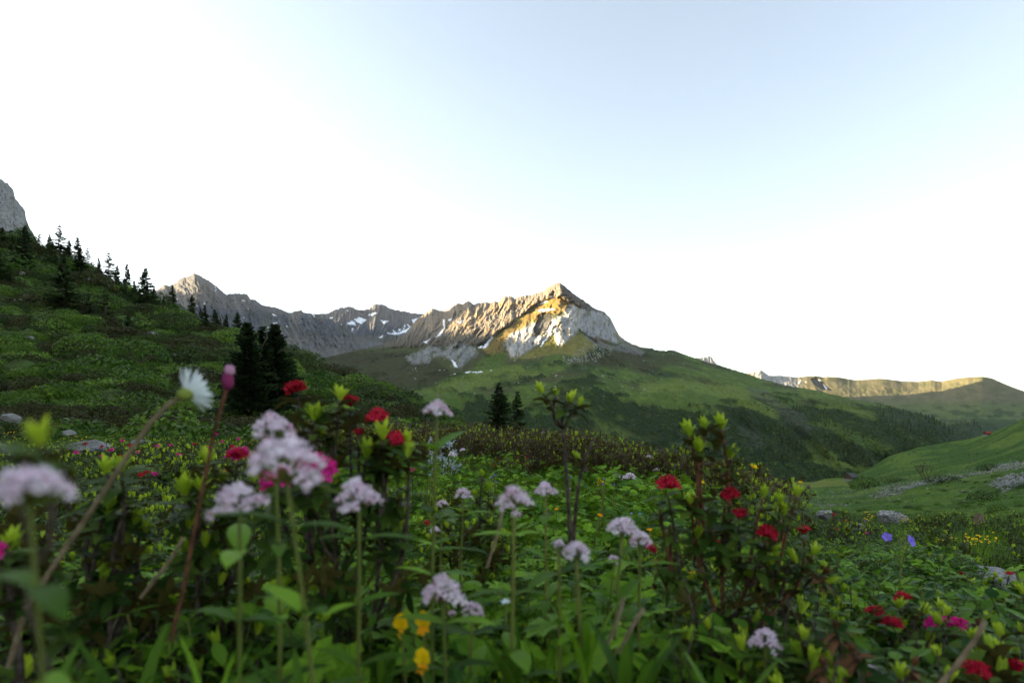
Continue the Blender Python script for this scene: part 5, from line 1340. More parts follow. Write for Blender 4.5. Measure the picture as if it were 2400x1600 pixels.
alpenrose("blurred leafy shoot hanging over the flower at the left edge", at(150, 1500, .42), [(95, 1045, .36, 'L', .6), (125, 1062, .38, '', .6), (62, 1058, .37, '', .6)], 11, ga, 0.3, leafn=7, fill=0)
alpenrose("tall open alpenrose shrub with crimson flowers on the right", at(1690, 1540, 1.3), [
    (1617, 1022, 1.28, 'L', 1.15), (1652, 1005, 1.3, 'L', 1.0), (1692, 1006, 1.28, 'L', 1.25), (1640, 1062, 1.26, 'L', 1.15), (1712, 1075, 1.27, 'L', 1.0), (1565, 1158, 1.25, 'R', 1.15), (1617, 1180, 1.22, 'L', .95), (1710, 1180, 1.27, 'R', 1.0), (1732, 1228, 1.25, 'B', 1.2),
    (1795, 1268, 1.22, 'R', 1.0), (1885, 1262, 1.3, 'B', 1.0), (1685, 1292, 1.3, 'B', .9), (1790, 1165, 1.25, 'L', 1.05), (1830, 1180, 1.24, 'L', .9), (1868, 1162, 1.26, 'L', 1.1), (1838, 1208, 1.24, 'L', 1.0), (1640, 1285, 1.3, 'L', .9), (1905, 1300, 1.25, 'L', 1.0), (1610, 1360, 1.3, 'L', .9), (1740, 1330, 1.3, 'L', 1.0), (1570, 1230, 1.25, '', 1.2), (1660, 1235, 1.25, '', 1.2), (1850, 1310, 1.25, '', 1.2), (1770, 1300, 1.2, '', 1.1), (1540, 1330, 1.28, 'B', .6), (1816, 1385, 1.3, 'L', .9), (1930, 1345, 1.25, 'D', 1.0), (1545, 1190, 1.25, '', 1.0)], 13, ga, 1.0, 'twig_red', leafn=9, fill=1, per=5, fork_h=.62)
b = MB(); bs = at(1690, 1540, 1.3)
for pth, r0 in [([(1620, 1470), (1700, 1462), (1760, 1450), (1850, 1428)], .010), ([(1600, 1520), (1680, 1505), (1760, 1510), (1830, 1520)], .009), ([(1690, 1475), (1720, 1445), (1738, 1420)], .008), ([(1780, 1500), (1850, 1525), (1890, 1545)], .008)]:
    e = empty('driftwood_branch', at(*pth[0], 1.27)); b = MB(); b.tube([at(p_[0], p_[1], 1.27 + .01 * i) - e.location for i, p_ in enumerate(pth)], [r0, r0 * .95, r0 * .8, r0 * .6][:len(pth)], 7)
    link('wood', b.mesh('wood', ['twig'], True), None, e)
    tag(e, ["thick grey fallen branch running left to right under the tall open alpenrose", "lowest dark grey fallen branch beneath the tall open alpenrose", "short broken stub pointing up at the foot of the tall open alpenrose", "thin fallen branch ending beside the low pale pink flower"][[.010, .009, .008].index(r0) if r0 != .008 else (2 if len(pth) == 3 and pth[0][0] == 1690 else 3)], 'branch', 'fallen branches under the tall alpenrose')
alpenrose("bare forked alpenrose with lime tips in front of the mountain slope", at(1330, 1240, 1.35), [
    (1272, 922, 1.32, 'L', .95), (1303, 928, 1.34, 'L', .75), (1333, 944, 1.33, 'L', 1.0), (1356, 950, 1.33, 'L', .8), (1360, 1075, 1.38, 'L', .7), (1395, 1030, 1.4, 'N', .5)], 17, ga, .9, 'twig', leafn=9, fill=0, per=4, fork_h=.72)
alpenrose("low dark alpenrose with lime tips in mid meadow left of the tall one", at(1130, 1400, 1.75), [
    (1115, 1165, 1.75, 'L', .8), (1145, 1150, 1.75, 'L', .9), (1080, 1205, 1.75, 'L', .9), (1020, 1205, 1.8, 'L', .9), (1050, 1240, 1.75, 'L', .8), (1150, 1230, 1.7, 'L', .8), (1105, 1260, 1.75, '', 1.0), (1010, 1265, 1.8, 'L', .8), (1180, 1255, 1.75, 'L', .8), (1130, 1115, 1.75, 'L', .7)], 19, ga)
alpenrose("alpenrose with three crimson clusters low on the right", at(2110, 1640, 1.35), [
    (2050, 1450, 1.35, 'R', .9), (2092, 1480, 1.32, 'R', 1.0), (2122, 1415, 1.38, 'R', .85), (2108, 1425, 1.36, 'L', .9), (2165, 1440, 1.4, 'L', 1.0), (2200, 1425, 1.45, 'L', .8), (2222, 1440, 1.4, 'L', .8), (2012, 1500, 1.35, 'L', .7), (2140, 1510, 1.3, '', 1.0), (2070, 1530, 1.3, '', 1.0)], 23, ga)
alpenrose("alpenrose with two magenta flowers low on the right", at(2240, 1650, 1.3), [
    (2203, 1478, 1.3, 'M', .95), (2248, 1476, 1.3, 'M', .8), (2280, 1500, 1.2, 'L', 1.2), (2180, 1540, 1.25, 'D', 1.0), (2230, 1540, 1.25, '', 1.0), (2290, 1465, 1.3, 'D', .9)], 25, ga)
alpenrose("alpenrose with a crimson cluster in the lower right corner", at(2300, 1720, 1.0), [
    (2280, 1590, 1.0, 'R', 1.0), (2345, 1540, 1.05, 'L', 1.0), (2385, 1592, 1.0, 'B', 1.1), (2330, 1610, .95, '', 1.0), (2240, 1600, 1.0, 'D', 1.0)], 27, ga)
alpenrose("brown withered alpenrose at the bottom right", at(1980, 1760, .95), [
    (1960, 1475, .95, 'D', .8), (2000, 1530, .9, 'D', .75), (1900, 1550, .95, 'L', 1.1), (1930, 1560, .9, 'D', .75), (2140, 1560, .95, 'D', .8), (1885, 1500, 1.0, 'L', 1.0), (2110, 1590, .9, 'L', .9)], 29, ga)
alpenrose("dark alpenrose with lime tips by the limestone slab", at(2310, 1480, 2.6), [
    (2280, 1368, 2.6, 'L', .9), (2330, 1352, 2.6, 'L', .9), (2345, 1365, 2.6, 'L', .8), (2365, 1350, 2.65, 'R', .7), (2300, 1395, 2.6, 'L', .8), (2350, 1400, 2.6, 'L', .8), (2385, 1395, 2.6, 'L', .8), (2255, 1350, 2.7, 'B', .7), (2330, 1420, 2.6, '', 1.0), (2375, 1370, 2.6, '', .9)], 31, ga)

# alpenrose thickets further off: leaves too small to pick apart, flowers one by one
def thicket(label, uc, vc, d, wpx, flowers, seed, mat=0, h=.30, n=26, magenta=.6, group='flowering alpenrose thickets'):
    r = random.Random(seed); c = at(uc, vc, d); x0 = c.x; e = empty('alpenrose_thicket', (c.x, c.y, float(meadow_z(c.x, c.y))))
    W = wpx * d / F; b = MB(); w = MB()
    for k in range(n):
        p = Vector((r.uniform(-.5, .5) * W, r.uniform(-.35, .35) * min(W, 1.2), 0)); q = p * 1.05 + Vector((r.gauss(0, .03), r.gauss(0, .03), h * r.uniform(.65, 1.15)))
        w.tube([p * .6 - Vector((0, 0, .05)), p.lerp(q, .6), q], [.006, .004, .002], 4)
        for j in range(3):
            t = q + Vector((r.gauss(0, .05), r.gauss(0, .05), r.gauss(0, .04))); rose_tip(b, t, (r.gauss(0, .4), r.gauss(0, .4), 1), r, 1.0, r.random() < .7)
    link('branch', w.mesh('branch', ['twig']), None, e); f_ = link('foliage', b.mesh('foliage', ['rose_leaf' if not mat else 'rose_rusty', 'lime_soft']), None, e); f_['kind'] = 'stuff'
    for (u, v) in flowers:
        p = at(u, v, d + r.uniform(-.05, .1)) - e.location
        put('flower_cluster', (MAG if r.random() < magenta else RED)[r.randint(0, 1)], e, p, zrot(Vector((r.gauss(0, .3), -.5, 1))), .022 * r.uniform(.8, 1.2))
        s_ = MB(); s_.tube([(p.x, p.y, -.02), p], [.004, .002], 4); link('flower_stem', s_.mesh('flower_stem', ['twig']), None, e)
    tag(e, label, 'shrub', group)
thicket("alpenrose thicket with pink flowers in front of the striped boulder", 280, 1080, 4.6, 260, [(287, 1034), (240, 1048), (238, 1070), (323, 1061), (286, 1071), (200, 1042), (262, 1056), (305, 1046), (180, 1062)], 1)
thicket("alpenrose thicket with crimson blossoms behind the daisy stem", 360, 1130, 3.6, 240, [(345, 1108), (362, 1112), (330, 1115)], 2, magenta=.1)
thicket("lime-tipped alpenrose thicket right of the daisy stem", 460, 1060, 5.0, 260, [(420, 1067), (508, 1018), (545, 1048), (370, 1047), (490, 1050), (455, 1042), (520, 1036), (400, 1044), (560, 1030), (575, 1052)], 3)
thicket("small alpenrose thicket with two pink blossoms behind the pale pink flowers", 620, 1180, 2.6, 180, [(532, 1108), (660, 1165)], 4)
thicket("alpenrose thicket behind the crimson flowers in mid meadow", 980, 1110, 3.6, 180, [(967, 1102), (1000, 1168), (962, 1252), (940, 1195)], 5)
thicket("low alpenrose with pink buds in the middle of the picture", 1100, 1240, 2.6, 160, [(1085, 1248), (1097, 1258), (1000, 1228)], 6)
thicket("rusty alpenrose thicket with a pink blossom left of the bare forked alpenrose", 1200, 1085, 6.5, 240, [(1237, 1073), (1160, 1090)], 7, 1)
thicket("rusty alpenrose thicket with pink blossoms behind the tall alpenrose", 1600, 1110, 6.8, 330, [(1608, 1095), (1790, 1180), (1560, 1120), (1700, 1150)], 8, 1, .42, 40)
thicket("rusty alpenrose thicket right of the bare forked alpenrose", 1430, 1080, 7.2, 320, [(1390, 1050), (1318, 1115)], 9, 1, .42, 36, .2)
thicket("dark alpenrose thicket with red buds left of the white and grey rock", 1950, 1240, 6.0, 220, [(1955, 1206), (1982, 1222), (1960, 1240), (2000, 1270), (2030, 1250)], 10, 0, .34, 24, .1)
thicket("alpenrose thicket with one magenta blossom below the right pale pink flowers", 1530, 1300, 2.0, 130, [(1518, 1278), (1524, 1288)], 12)
thicket("alpenrose thicket with red buds under the tall open alpenrose", 1800, 1370, 1.9, 200, [(1803, 1355), (1828, 1338), (1770, 1390), (1600, 1380), (1440, 1395), (1545, 1375)], 13, 0, .3, 20, .1)

# pale pink flowers
def blossom_mesh(seed):
    r = random.Random(seed); b = MB()
    for k in range(22):
        d = rvec(r, -.15, 1); c = d * r.uniform(.45, .95); ax = d.orthogonal().normalized(); ay = d.cross(ax); m = 0 if r.random() < .84 else 1
        if m:
            b.blob(c * .8, .12, 1, 1); continue
        for j in range(5):
            t = 6.283 * j / 5 + k; o_ = ax * math.cos(t) + ay * math.sin(t)
            b.leaf(c, o_ + d * .35, d, .34, .22, .2, 2, .1)
        for j in range(4):
            q = (d + rvec(r) * .5).normalized(); b.tube([c, c + q * .42], [.012, .02], 3)
    return b.mesh('blossom', ['pink', 'pink_deep'])
BLOS = [blossom_mesh(k) for k in range(4)]
_b = MB(); _r = random.Random(8)
for _k in range(16):
    _d = rvec(_r, -.2, 1); _b.blob(_d * .62, .15, 0 if _k % 3 else 1, 1)
BUDS = _b.mesh('blossom', ['pink_deep', 'pink'], True)
def pink_flower(label, u, v, d, w, seed, flat=.35, lean=(0, 0), leaves=6, lscale=.8, n=24, group='pale pink flowers', tilt=0.0, stretch=1.0):
    r = random.Random(seed); c = at(u, v, d); gx, gy = c.x + lean[0], c.y + lean[1]; base = Vector((gx, gy, float(meadow_z(gx, gy))))
    e = empty('pink_flower', base); top = c - base - Vector((0, 0, w * .42))
    pts = curve((0, 0, -.03), top, 0, 8, Vector((-lean[0] * .25 + r.gauss(0, .01), 0, 0)))
    b = MB(); b.tube(pts, [(.0040 - .0014 * i / 8) * min(1, d / .75) for i in range(9)], 6); link('stem', b.mesh('stem', ['stem_green'], True), None, e)
    hd = MB(); pos = []
    for k in range(n):
        q = math.sqrt((k + .4) / n) * w * .46; a = k * 2.399 + r.gauss(0, .25); q *= r.uniform(.85, 1.12); p = Vector((math.cos(a) * q * stretch, math.sin(a) * q, w * .42 - flat * w * (q / (w * .46)) ** 2 + r.gauss(0, .045) * w + tilt * math.cos(a) * q))
        pos.append(p); hd.tube([Vector((0, 0, 0)), p * .55 + Vector((0, 0, -.03 * w)), p * .9], [.0016, .0012, .001], 4)
    h = link('flower_head', hd.mesh('flower_head', ['stem_green'], True), None, e); h.location = top
    for k, p in enumerate(pos): put('blossom', BLOS[(k + seed) % 4] if r.random() > .12 else BUDS, h, p, zrot(Vector((p.x * 6 / max(w, .01) * .25, p.y * 6 / max(w, .01) * .25, 1))), w * .150 * r.uniform(.75, 1.2) * (24 / n) ** .4)
    for k in range(leaves):
        t = .93 - .13 * k; i = t * 8; p = pts[int(i)].lerp(pts[min(int(i) + 1, 8)], i - int(i)); a0 = r.uniform(0, 3.14)
        for sgn in (0, math.pi):
            a = a0 + sgn + r.uniform(-.3, .3); put('leaf', VAL_LEAF[(k + seed) % 2], e, p, frame((math.cos(a), math.sin(a), r.uniform(.15, .7)), (0, 0, 1)), lscale * r.uniform(.07, .11))
    tag(e, label, 'flower', group)
for a in [
    ("small pale pink flower head rising just behind the largest one", 642, 985, .78, .056, 1), ("largest pale pink flower head, left of centre", 672, 1052, .58, .076, 2), ("wide pale pink flower head below and left of the largest one", 562, 1150, .67, .060, 3, .42),
    ("pale pink flower head drooping to its right side in mid-left meadow", 842, 1142, .76, .062, 4, .45), ("pale pink flower head standing out above the ridge between the crimson flowers and the spruces", 1025, 948, .92, .045, 5, .4), ("very blurred pale pink flower head at the left picture edge", 70, 1115, .33, .040, 6, .25),
    ("pale pink flower head in mid meadow under the bare forked alpenrose", 1205, 1150, .84, .050, 7, .5), ("pale pink flower head touching the one under the bare forked alpenrose", 1278, 1136, 1.15, .044, 8, .45), ("small pale pink flower head left of centre behind lime shoots", 1086, 1148, 1.35, .042, 9, .4),
    ("small pale pink flower head low over the mid meadow", 1037, 1174, 1.5, .031, 10), ("tiny pale pink flower head below the small mid-meadow one", 1020, 1237, 1.6, .028, 11), ("flat pale pink flower head, left of two in the right meadow", 1458, 1223, 1.0, .052, 12, .3),
    ("pale pink flower head, right of two in the right meadow", 1500, 1254, 1.05, .044, 13, .4), ("round pale pink flower head left of the pair in the right meadow", 1350, 1276, .85, .042, 14, .5), ("small side head left of the round pale pink flower", 1310, 1268, .87, .018, 28), ("pale pink flower head above the yellow pea flowers", 1038, 1360, .80, .060, 15, .55),
    ("small pale pink flower head low right of the one above the pea flowers", 1108, 1416, .88, .032, 16, .5), ("little pale pink flower head under the right meadow pair", 1440, 1304, 1.3, .030, 17, .4), ("pale pink flower head in front of the fallen grey branches", 1792, 1478, 1.0, .050, 18, .6), ("pale pink flower head at the bottom right", 2033, 1562, 1.0, .050, 19, .45)]:
    pink_flower(*a, lean=(random.Random(a[5]).uniform(-.03, .03), random.Random(a[5]).uniform(-.01, .05)))
for a in [("lilac umbel standing in the rusty thicket right of centre", 1476, 1114, 5.0, .11, 20), ("lilac umbel left of its twin in the rusty thicket", 1445, 1112, 5.0, .06, 21), ("lilac umbel high on the rusty thicket edge", 1522, 1068, 6.2, .075, 22), ("lilac umbel just below the high one on the thicket edge", 1538, 1098, 6.0, .06, 23), ("small pale umbel by the stem of the yellow globe flower", 1736, 1192, 4.0, .06, 24), ("small pale umbel in front of the spruce pair", 1060, 1062, 5.6, .08, 25), ("tiny pale umbel left of the spruce pair's foot", 1085, 1052, 6.0, .06, 26)]:
    pink_flower(*a, .3, leaves=1, n=11, group='lilac umbels further off')

# white daisy seen from behind, leaning to the right
def daisy():
    d = .72; base = at(20, 1560, .75); e = empty('daisy', base)
    px = [(20, 1560, .75), (62, 1420, .74), (150, 1290, .73), (238, 1160, .725), (300, 1065, .722), (352, 990, .72), (392, 950, .72), (428, 928, .72)]
    b = MB(); b.tube([at(*p) - base for p in px], [.0034, .0034, .0032, .003, .003, .0028, .0028, .003], 7); link('stem', b.mesh('stem', ['stem_brown'], True), None, e)
    ax = Vector((.50, .66, .46)).normalized()
    c = at(436, 924, .72) - base
    b = MB(); b.blob((0, 0, 0), .0105, 0, 2, (1, 1, .8), .06, random.Random(3)); cal = link('calyx', b.mesh('calyx', ['calyx'], True), None, e); cal.location = c
    o1 = ax.orthogonal().normalized(); o2 = ax.cross(o1); r = random.Random(2)
    me = leaf_unit('white', .15, -.15, 4, .15, lambda t: min(1, .35 + 1.2 * t) if t < .9 else .7, 'petal')
    for k in range(54):
        a = 6.283 * k / 27 + r.uniform(-.08, .08); out = o1 * math.cos(a) + o2 * math.sin(a); lay = k // 27
        put('petal', me, e, c + ax * .004 + out * .007, frame(out + ax * (.28 + .40 * lay + r.uniform(-.12, .12)), ax), .0265 * r.uniform(.88, 1.08))
    tag(e, "white daisy seen from behind on a long curved stem", 'flower')
daisy()
# purple bud on a dark curved stem
def purple_bud():
    base = at(400, 1500, .85); e = empty('purple_bud', base)
    px = [(400, 1500, .85), (428, 1390, .84), (452, 1260, .83), (478, 1130, .82), (500, 1020, .81), (520, 950, .80), (532, 905, .80)]
    b = MB(); b.tube([at(*p) - base for p in px], [.0034, .0032, .003, .0026, .0024, .0024, .003], 6); link('stem', b.mesh('stem', ['twig_red'], True), None, e)
    for nm, u, v, rr, m, sq in (('bud', 534, 892, .0095, 'bud', (.85, .85, 1.5)), ('bud_tip', 538, 868, .0082, 'bud_tip', (.9, .9, 1.0))):
        b = MB(); b.blob((0, 0, 0), rr, 0, 2, sq, .12, random.Random(5)); o_ = link(nm, b.mesh(nm, [m], True), None, e); o_.location = at(u, v, .8) - base
    tag(e, "purple bud with a pale tip on a dark upright stem", 'flower')
purple_bud()

# yellow globe flowers, bellflowers, geranium, pea flowers
GLOBE_P = leaf_unit('yellow', .85, -.9, 4, .2, lambda t: math.sin(math.pi * (.12 + .8 * t)) ** .6, 'petal'); GLOBE_O = leaf_unit('orange', .85, -.9, 4, .2, lambda t: math.sin(math.pi * (.12 + .8 * t)) ** .6, 'petal')
def cup_flower(label, u, v, d, w, stem, me, name, n=9, group=None, open_=.35, leafy=True, tiltx=0.0):
    r = random.Random(int(u)); c = at(u, v, d); base = at(*stem); g = float(meadow_z(base.x, base.y)); base.z = min(base.z, g + .05) if stem[1] > 1150 or d > 3 else g
    e = empty(name, base); top = c - base
    b = MB(); b.tube(curve((0, 0, -.02), top, 0, 8, Vector((-top.x * .3, 0, 0))), [.0025 * (1 + .1 * d)] * 8 + [.002 * (1 + .1 * d)], 5); link('stem', b.mesh('stem', ['stem_green'], True), None, e)
    ax = Vector((tiltx, -.25, 1)).normalized(); o1 = ax.orthogonal().normalized(); o2 = ax.cross(o1)
    for k in range(n):
        a = k * 2.399; out = o1 * math.cos(a) + o2 * math.sin(a); q = open_ + .5 * k / n
        put('petal', me, e, top + out * w * .06, frame(out * q + ax * (1 - .4 * q), ax * -1 if open_ < .5 else ax), w * .62)
    if leafy:
        for k in range(2): a = r.uniform(0, 6.28); put('leaf', VAL_LEAF[1], e, top * .25, frame((math.cos(a), math.sin(a), .6), (0, 0, 1)), .05 * (1 + .15 * d))
    tag(e, label, 'flower', group)
gg = 'yellow globe flowers'
cup_flower("yellow globe flower on a tall stem beside the tall open alpenrose", 1765, 1096, 2.6, .032, (1745, 1215, 2.6), GLOBE_P, 'globe_flower', group=gg, tiltx=.5)
cup_flower("yellow globe flower just left of the tall open alpenrose stem", 1642, 1131, 2.6, .027, (1630, 1215, 2.6), GLOBE_P, 'globe_flower', group=gg, tiltx=.5)
cup_flower("small orange-yellow globe flower low in mid meadow", 1304, 1194, 3.0, .018, (1303, 1240, 3.0), GLOBE_O, 'globe_flower', group=gg)
cup_flower("orange globe flower above the flat pale pink flower", 1405, 1209, 2.6, .022, (1385, 1260, 2.6), GLOBE_O, 'globe_flower', group=gg, tiltx=.4)
cup_flower("orange globe flower beside the right pale pink flower of the pair", 1522, 1243, 2.6, .019, (1522, 1290, 2.6), GLOBE_O, 'globe_flower', group=gg)
cup_flower("small yellow flower low behind the tall open alpenrose", 1624, 1346, 1.9, .020, (1624, 1400, 1.9), GLOBE_P, 'globe_flower', group=gg)
cup_flower("yellow bud flower above the right alpenrose tufts", 1876, 1131, 3.4, .020, (1876, 1200, 3.4), GLOBE_P, 'globe_flower', group=gg)
BELL = leaf_unit('violet', .7, -.5, 3, .2, None, 'petal'); WHT = leaf_unit('white', .6, .2, 3, .1, None, 'petal'); BLU = leaf_unit('blue', .9, .1, 3, .1, lambda t: math.sin(math.pi * (.15 + .75 * t)) ** .5, 'petal')
for lab, u, v in [("violet bellflower under the right end of the grey shrub tip", 1416, 1124), ("violet bellflower just below another right of centre", 1413, 1136), ("violet bellflower left of the pale pink flower in mid meadow", 1152, 1120), ("violet bellflower topmost of those left of the bare forked alpenrose", 1161, 1115), ("violet bellflower right of the bare forked alpenrose foot", 1338, 1120), ("violet bellflower low among the dark alpenrose twigs", 1135, 1220), ("violet bellflower behind the silver plant", 1004, 1085), ("violet flower in the dark heath at the left", 84, 1185), ("violet bellflower under the topmost ones left of centre", 1163, 1130), ("violet bellflower by the boulders at the right", 2028, 1222), ("purple bellflower in the rusty thicket right of centre", 1440, 1138)]:
    cup_flower(lab, u, v, 3.4, .016, (u - 4, v + 60, 3.4), BELL, 'bellflower', 5, 'violet bellflowers', .5, False)
for lab, u, v in [("pale blue flower left of its twin in mid meadow", 1480, 1203), ("pale blue flower right of its twin in mid meadow", 1500, 1204), ("pale blue flower under the mid-meadow bellflowers", 1335, 1145), ("pale blue flower low left in the bright herbs", 1008, 1113)]:
    cup_flower(lab, u, v, 3.0, .012, (u, v + 50, 3.0), BLU, 'blue_flower', 5, 'pale blue flowers', .9, False)
cup_flower("small white flower beside the small low pale pink flower", 1184, 1412, 1.0, .016, (1190, 1500, 1.0), WHT, 'blue_flower', 6, 'pale blue flowers', .8, True)

PET = leaf_unit('violet', .85, .1, 4, .12, lambda t: math.sin(math.pi * (.1 + .72 * t)) ** .55, 'petal')
def geranium():
    d = 2.0; base = at(2105, 1400, d); e = empty('geranium', base); top = at(2112, 1330, d) - base
    b = MB(); b.tube([(0, 0, -.1), top * .5, top], [.0034, .003, .0028], 6); link('stem', b.mesh('stem', ['stem_green'], True), None, e)
    for u, v, w, ax in ((2078, 1258, .030, (-.3, -.9, .5)), (2133, 1268, .040, (.45, -.8, .4))):
        c = at(u, v, d) - base; ax = Vector(ax).normalized(); b = MB(); b.tube(curve(top, c, .01, 5), .0018, 5); s_ = link('flower', b.mesh('flower', ['stem_green'], True), None, e)
        o1 = ax.orthogonal().normalized(); o2 = ax.cross(o1)
        for k in range(5):
            a = 1.2566 * k + .3; out = o1 * math.cos(a) + o2 * math.sin(a); put('petal', PET, s_, c + out * .002, frame(out + ax * .35, ax), w * .55)
    for u, v in ((2102, 1256), (2123, 1252), (2112, 1264)):
        c = at(u, v, d) - base; b = MB(); b.tube(curve(top, c, .01, 4), .0013, 4); b.blob(c, .006, 0, 1, (.8, .8, 1.3)); link('bud', b.mesh('bud', ['calyx'], True), None, e)
    r = random.Random(3)
    for p, R_ in ((top * .3, .055), (top * .55 + Vector((.03, 0, 0)), .05), (Vector((-.06, -.03, .02)), .06)):
        for j in range(5): a = .7 * (j - 2) + r.uniform(0, .3) + (1.57 if p.x >= 0 else 4.7); put('leaf', VAL_LEAF[1], e, p, frame((math.sin(a), -abs(math.cos(a)) * .6, .35), (0, -.3, 1)), R_)
    tag(e, "violet geranium with two open flowers on a pale stem", 'flower')
geranium()

LOT = leaf_unit('yellow', .8, .15, 4, .2, lambda t: math.sin(math.pi * (.1 + .75 * t)) ** .6, 'petal'); LOTO = leaf_unit('orange', .5, .4, 4, .3, None, 'petal')
def pea_flower(label, u, v, d, kind):
    c = at(u, v, d); base = c + Vector((0, .02, -.28)); e = empty('pea_flower', base); b = MB(); b.tube(curve((0, 0, -.1), c - base, 0, 5, Vector((.01, 0, 0))), .0018, 5); link('stem', b.mesh('stem', ['stem_green'], True), None, e)
    p = c - base
    for dx, dy, dz, m, s in ((0, -.2, 1, LOT, .028), (-.35, -.4, .75, LOT, .022), (.4, -.4, .6, LOT, .022), (0, -.6, -.9, LOTO, .02), (-.4, -.6, -.6, LOTO, .019), (.5, -.5, -.4, LOTO, .017))[:6 if kind else 4]:
        put('petal', m, e, p, frame((dx, dy, dz), (0, -1, .2)), s * .85)
    for k in range(4): a = k * 1.6; put('leaf', VAL_LEAF[1], e, p * (.3 + .12 * k), frame((math.cos(a), math.sin(a), .3), (0, 0, 1)), .03)
    tag(e, label, 'flower', 'yellow pea flowers at the bottom')
pea_flower("yellow pea flower, leftmost of the three at the bottom", 940, 1470, .85, 0); pea_flower("yellow pea flower, upper right of the three at the bottom", 992, 1464, .85, 1); pea_flower("yellow pea flower, lowest of the three at the bottom", 990, 1552, .80, 1)

def yellow_patch(label, uc, vc, d, wpx, hpx, n, seed, size=.020):
    r = random.Random(seed); c = at(uc, vc, d); base = Vector((c.x, c.y, float(meadow_z(c.x, c.y)))); e = empty('yellow_flower_patch', base)
    b = MB(); me = MB()
    for k in range(6): a = 1.047 * k; me.leaf((0, 0, 0), (math.cos(a), math.sin(a), .25), (0, 0, 1), .5, .4, .1, 2, .1)
    me = me.mesh('flower', ['yellow'])
    for k in range(n):
        p = at(uc + max(-1, min(1, r.gauss(0, .45))) * wpx / 2, vc + max(-1, min(1, r.gauss(0, .45))) * hpx / 2, d + r.uniform(-.3, .3)) - base
        b.tube([(p.x * .97, p.y, p.z - .2), p], .0015, 3); put('flower', me, e, p, zrot((r.gauss(0, .3), -.6, 1)), size * r.uniform(.8, 1.3))
    link('stems', b.mesh('stems', ['stem_green']), None, e)['kind'] = 'stuff'
    tag(e, label, 'flowers', 'patches of small yellow flowers')
yellow_patch("densest patch of small yellow flowers on the right bank", 2285, 1262, 7.0, 110, 30, 44, 1, .026)
yellow_patch("loose patch of small yellow flowers left of the densest one", 2205, 1265, 7.0, 70, 30, 16, 2, .024)
yellow_patch("few small yellow flowers above the bellflower by the boulders", 2035, 1212, 8.5, 36, 26, 11, 3, .028)
yellow_patch("scattered yellow flowers on the bank behind the lichen boulder", 2140, 1215, 12.0, 110, 24, 20, 4, .034)
yellow_patch("yellow flowers in the grass beside the striped boulder", 175, 1025, 11.0, 60, 24, 7, 5, .03)
yellow_patch("yellow flowers on the grass by the left picture edge", 25, 1022, 12.0, 70, 26, 9, 6, .03)
yellow_patch("tiny yellow flowers in the rusty thicket right of centre", 1408, 1130, 4.5, 40, 20, 16, 7, .012)

# silver-leaved plant
r = random.Random(6); c = at(1035, 1075, 5.8); e = empty('silver_plant', c - Vector((0, 0, .35))); b = MB(); s_ = MB()
for k in range(26):
    p = Vector((r.uniform(-.14, .16), r.uniform(-.1, .1), r.uniform(.15, .52))); s_.tube([(p.x * .4, p.y * .4, 0), p], .004, 4)
    for j in range(9): b.leaf(p + rvec(r) * .03, rvec(r, -.2, 1), rvec(r), r.uniform(.03, .06), .016, .4, 3, .2)
link('stem', s_.mesh('stem', ['stem_green']), None, e); link('foliage', b.mesh('foliage', ['silver']), None, e)['kind'] = 'stuff'
tag(e, "silver-grey leafy plant left of the spruce pair's foot", 'plant')

# broad blades and dry stems close to the camera
BLADE = leaf_unit('herb', .10, .25, 9, .3, lambda t: min(1, .6 + t) * (1 - t ** 4) + .02, 'blade'); BLADED = leaf_unit('lance', .13, .3, 9, .3, lambda t: math.sin(math.pi * (.12 + .88 * t)) ** .6, 'blade')
def blades(label, u, v, d, L, n, me, seed, spread=.3):
    r = random.Random(seed); base = at(u, v, d); e = empty('leaf_tuft', base)
    for k in range(n): a = r.uniform(0, 6.28); put('blade', me, e, Vector((r.gauss(0, .008), r.gauss(0, .008), -.02)), frame((math.cos(a) * spread, math.sin(a) * spread * .6, 1), (-math.cos(a), -math.sin(a), .2)), L * r.uniform(.75, 1.1))
    tag(e, label, 'leaves', 'broad leaf tufts near the camera')
blades("tall bright broad blades at the bottom left", 500, 1650, .62, 0.101, 3, BLADE, 1, .15)
blades("broad dark leaves under the pale pink flower at the bottom centre", 1060, 1680, .80, 0.144, 6, BLADED, 2, .4)
blades("broad upright leaves in the bottom middle right of the pea flowers", 1210, 1640, .85, 0.144, 6, BLADED, 3, .35)
blades("long leaves left of the yellow pea flowers", 890, 1640, .85, 0.122, 5, BLADED, 4, .25)
blades("broad leaves under the round pale pink flower", 1370, 1560, .85, 0.130, 6, BLADE, 5, .3)
blades("long blades at the bottom between the pale pink flower and fallen branches", 1480, 1650, .80, 0.144, 7, BLADED, 6, .4)
blades("dark broad leaves at the bottom left of centre", 690, 1680, .70, 0.130, 6, BLADED, 7, .4)
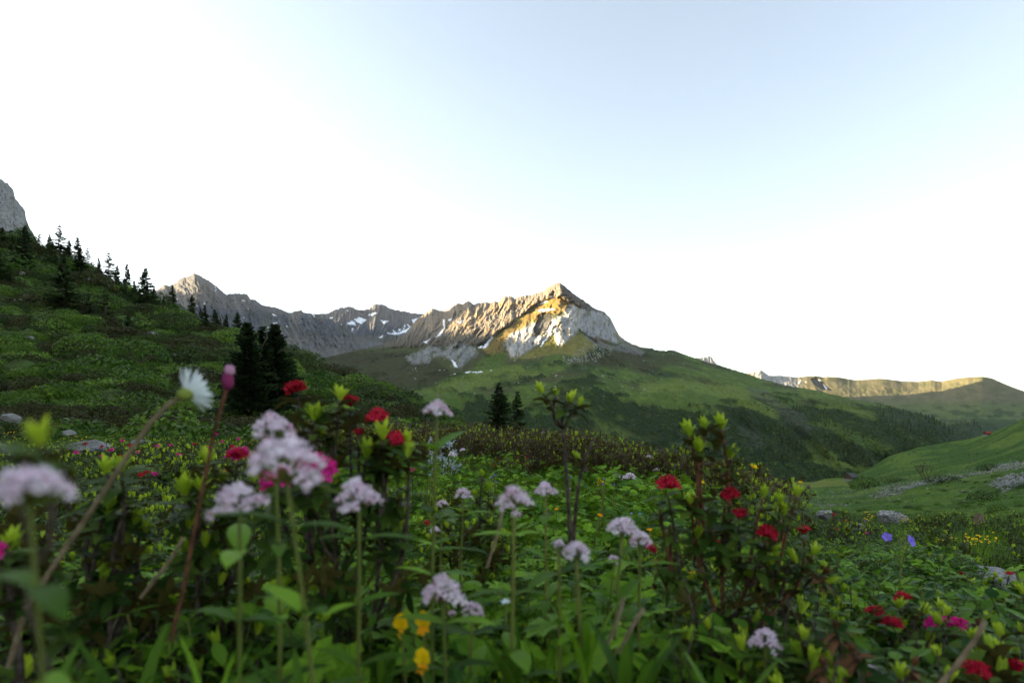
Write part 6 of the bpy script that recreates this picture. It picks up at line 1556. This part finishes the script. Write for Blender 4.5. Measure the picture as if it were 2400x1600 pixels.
blades("broad leaves in the bottom left corner", 70, 1720, .55, 0.108, 5, BLADED, 8, .5)
blades("dark leaf tuft at the bottom beneath the daisy stem", 300, 1680, .75, 0.130, 6, BLADED, 9, .45)
blades("slim leaf tuft beside the withered alpenrose", 1700, 1680, .80, 0.130, 6, BLADED, 10, .4)
for lab, px, r0, m in [("dry bent stem crossing the lower right corner", [(2190, 1620, .8), (2240, 1560, .8), (2285, 1500, .8), (2308, 1455, .8)], .0035, 'stem_brown'), ("pair-forming dry stalk at the bottom right of centre", [(1450, 1530, .9), (1480, 1470, .9), (1508, 1425, .9)], .0032, 'stem_brown'), ("dry stalk left of the other dry stalk at the bottom", [(1418, 1520, .9), (1445, 1460, .9), (1462, 1400, .9)], .0028, 'stem_brown'), ("pale dry stalk below the left alpenrose tufts", [(330, 1400, .9), (400, 1310, .9), (430, 1260, .9)], .003, 'stem_brown'), ("thin russet stalk rising left of the bare forked alpenrose", [(1140, 1330, 1.1), (1170, 1240, 1.1), (1182, 1160, 1.1)], .003, 'stem_brown')]:
    e = empty('dry_stem', at(*px[0])); b = MB(); b.tube([at(*p_) - e.location for p_ in px], [r0] * len(px), 6); link('stalk', b.mesh('stalk', [m], True), None, e); tag(e, lab, 'stem', 'dry stems near the camera')

# ------------------------------------------------------------------ thin morning haze
b = MB(); box(b, -12500, 12500, -8500, 14500, -171.0, 1500.0)
hm = bpy.data.materials.new('haze'); hm.use_nodes = True; ht = hm.node_tree
for n_ in list(ht.nodes):
    if n_.type != 'OUTPUT_MATERIAL': ht.nodes.remove(n_)
pv = ht.nodes.new('ShaderNodeVolumePrincipled'); pv.inputs['Color'].default_value = (0.92, 0.95, 1.0, 1); pv.inputs['Density'].default_value = 0.000011; pv.inputs['Anisotropy'].default_value = 0.2
ht.links.new(pv.outputs[0], ht.nodes['Material Output'].inputs['Volume'])
hz = link('haze', b.mesh('haze', [hm])); hz['kind'] = 'stuff'; hz['label'] = 'thin pale haze filling the valley air'; hz['category'] = 'haze'
scene.cycles.volume_bounces = 0
scene.cycles.volume_max_steps = 64
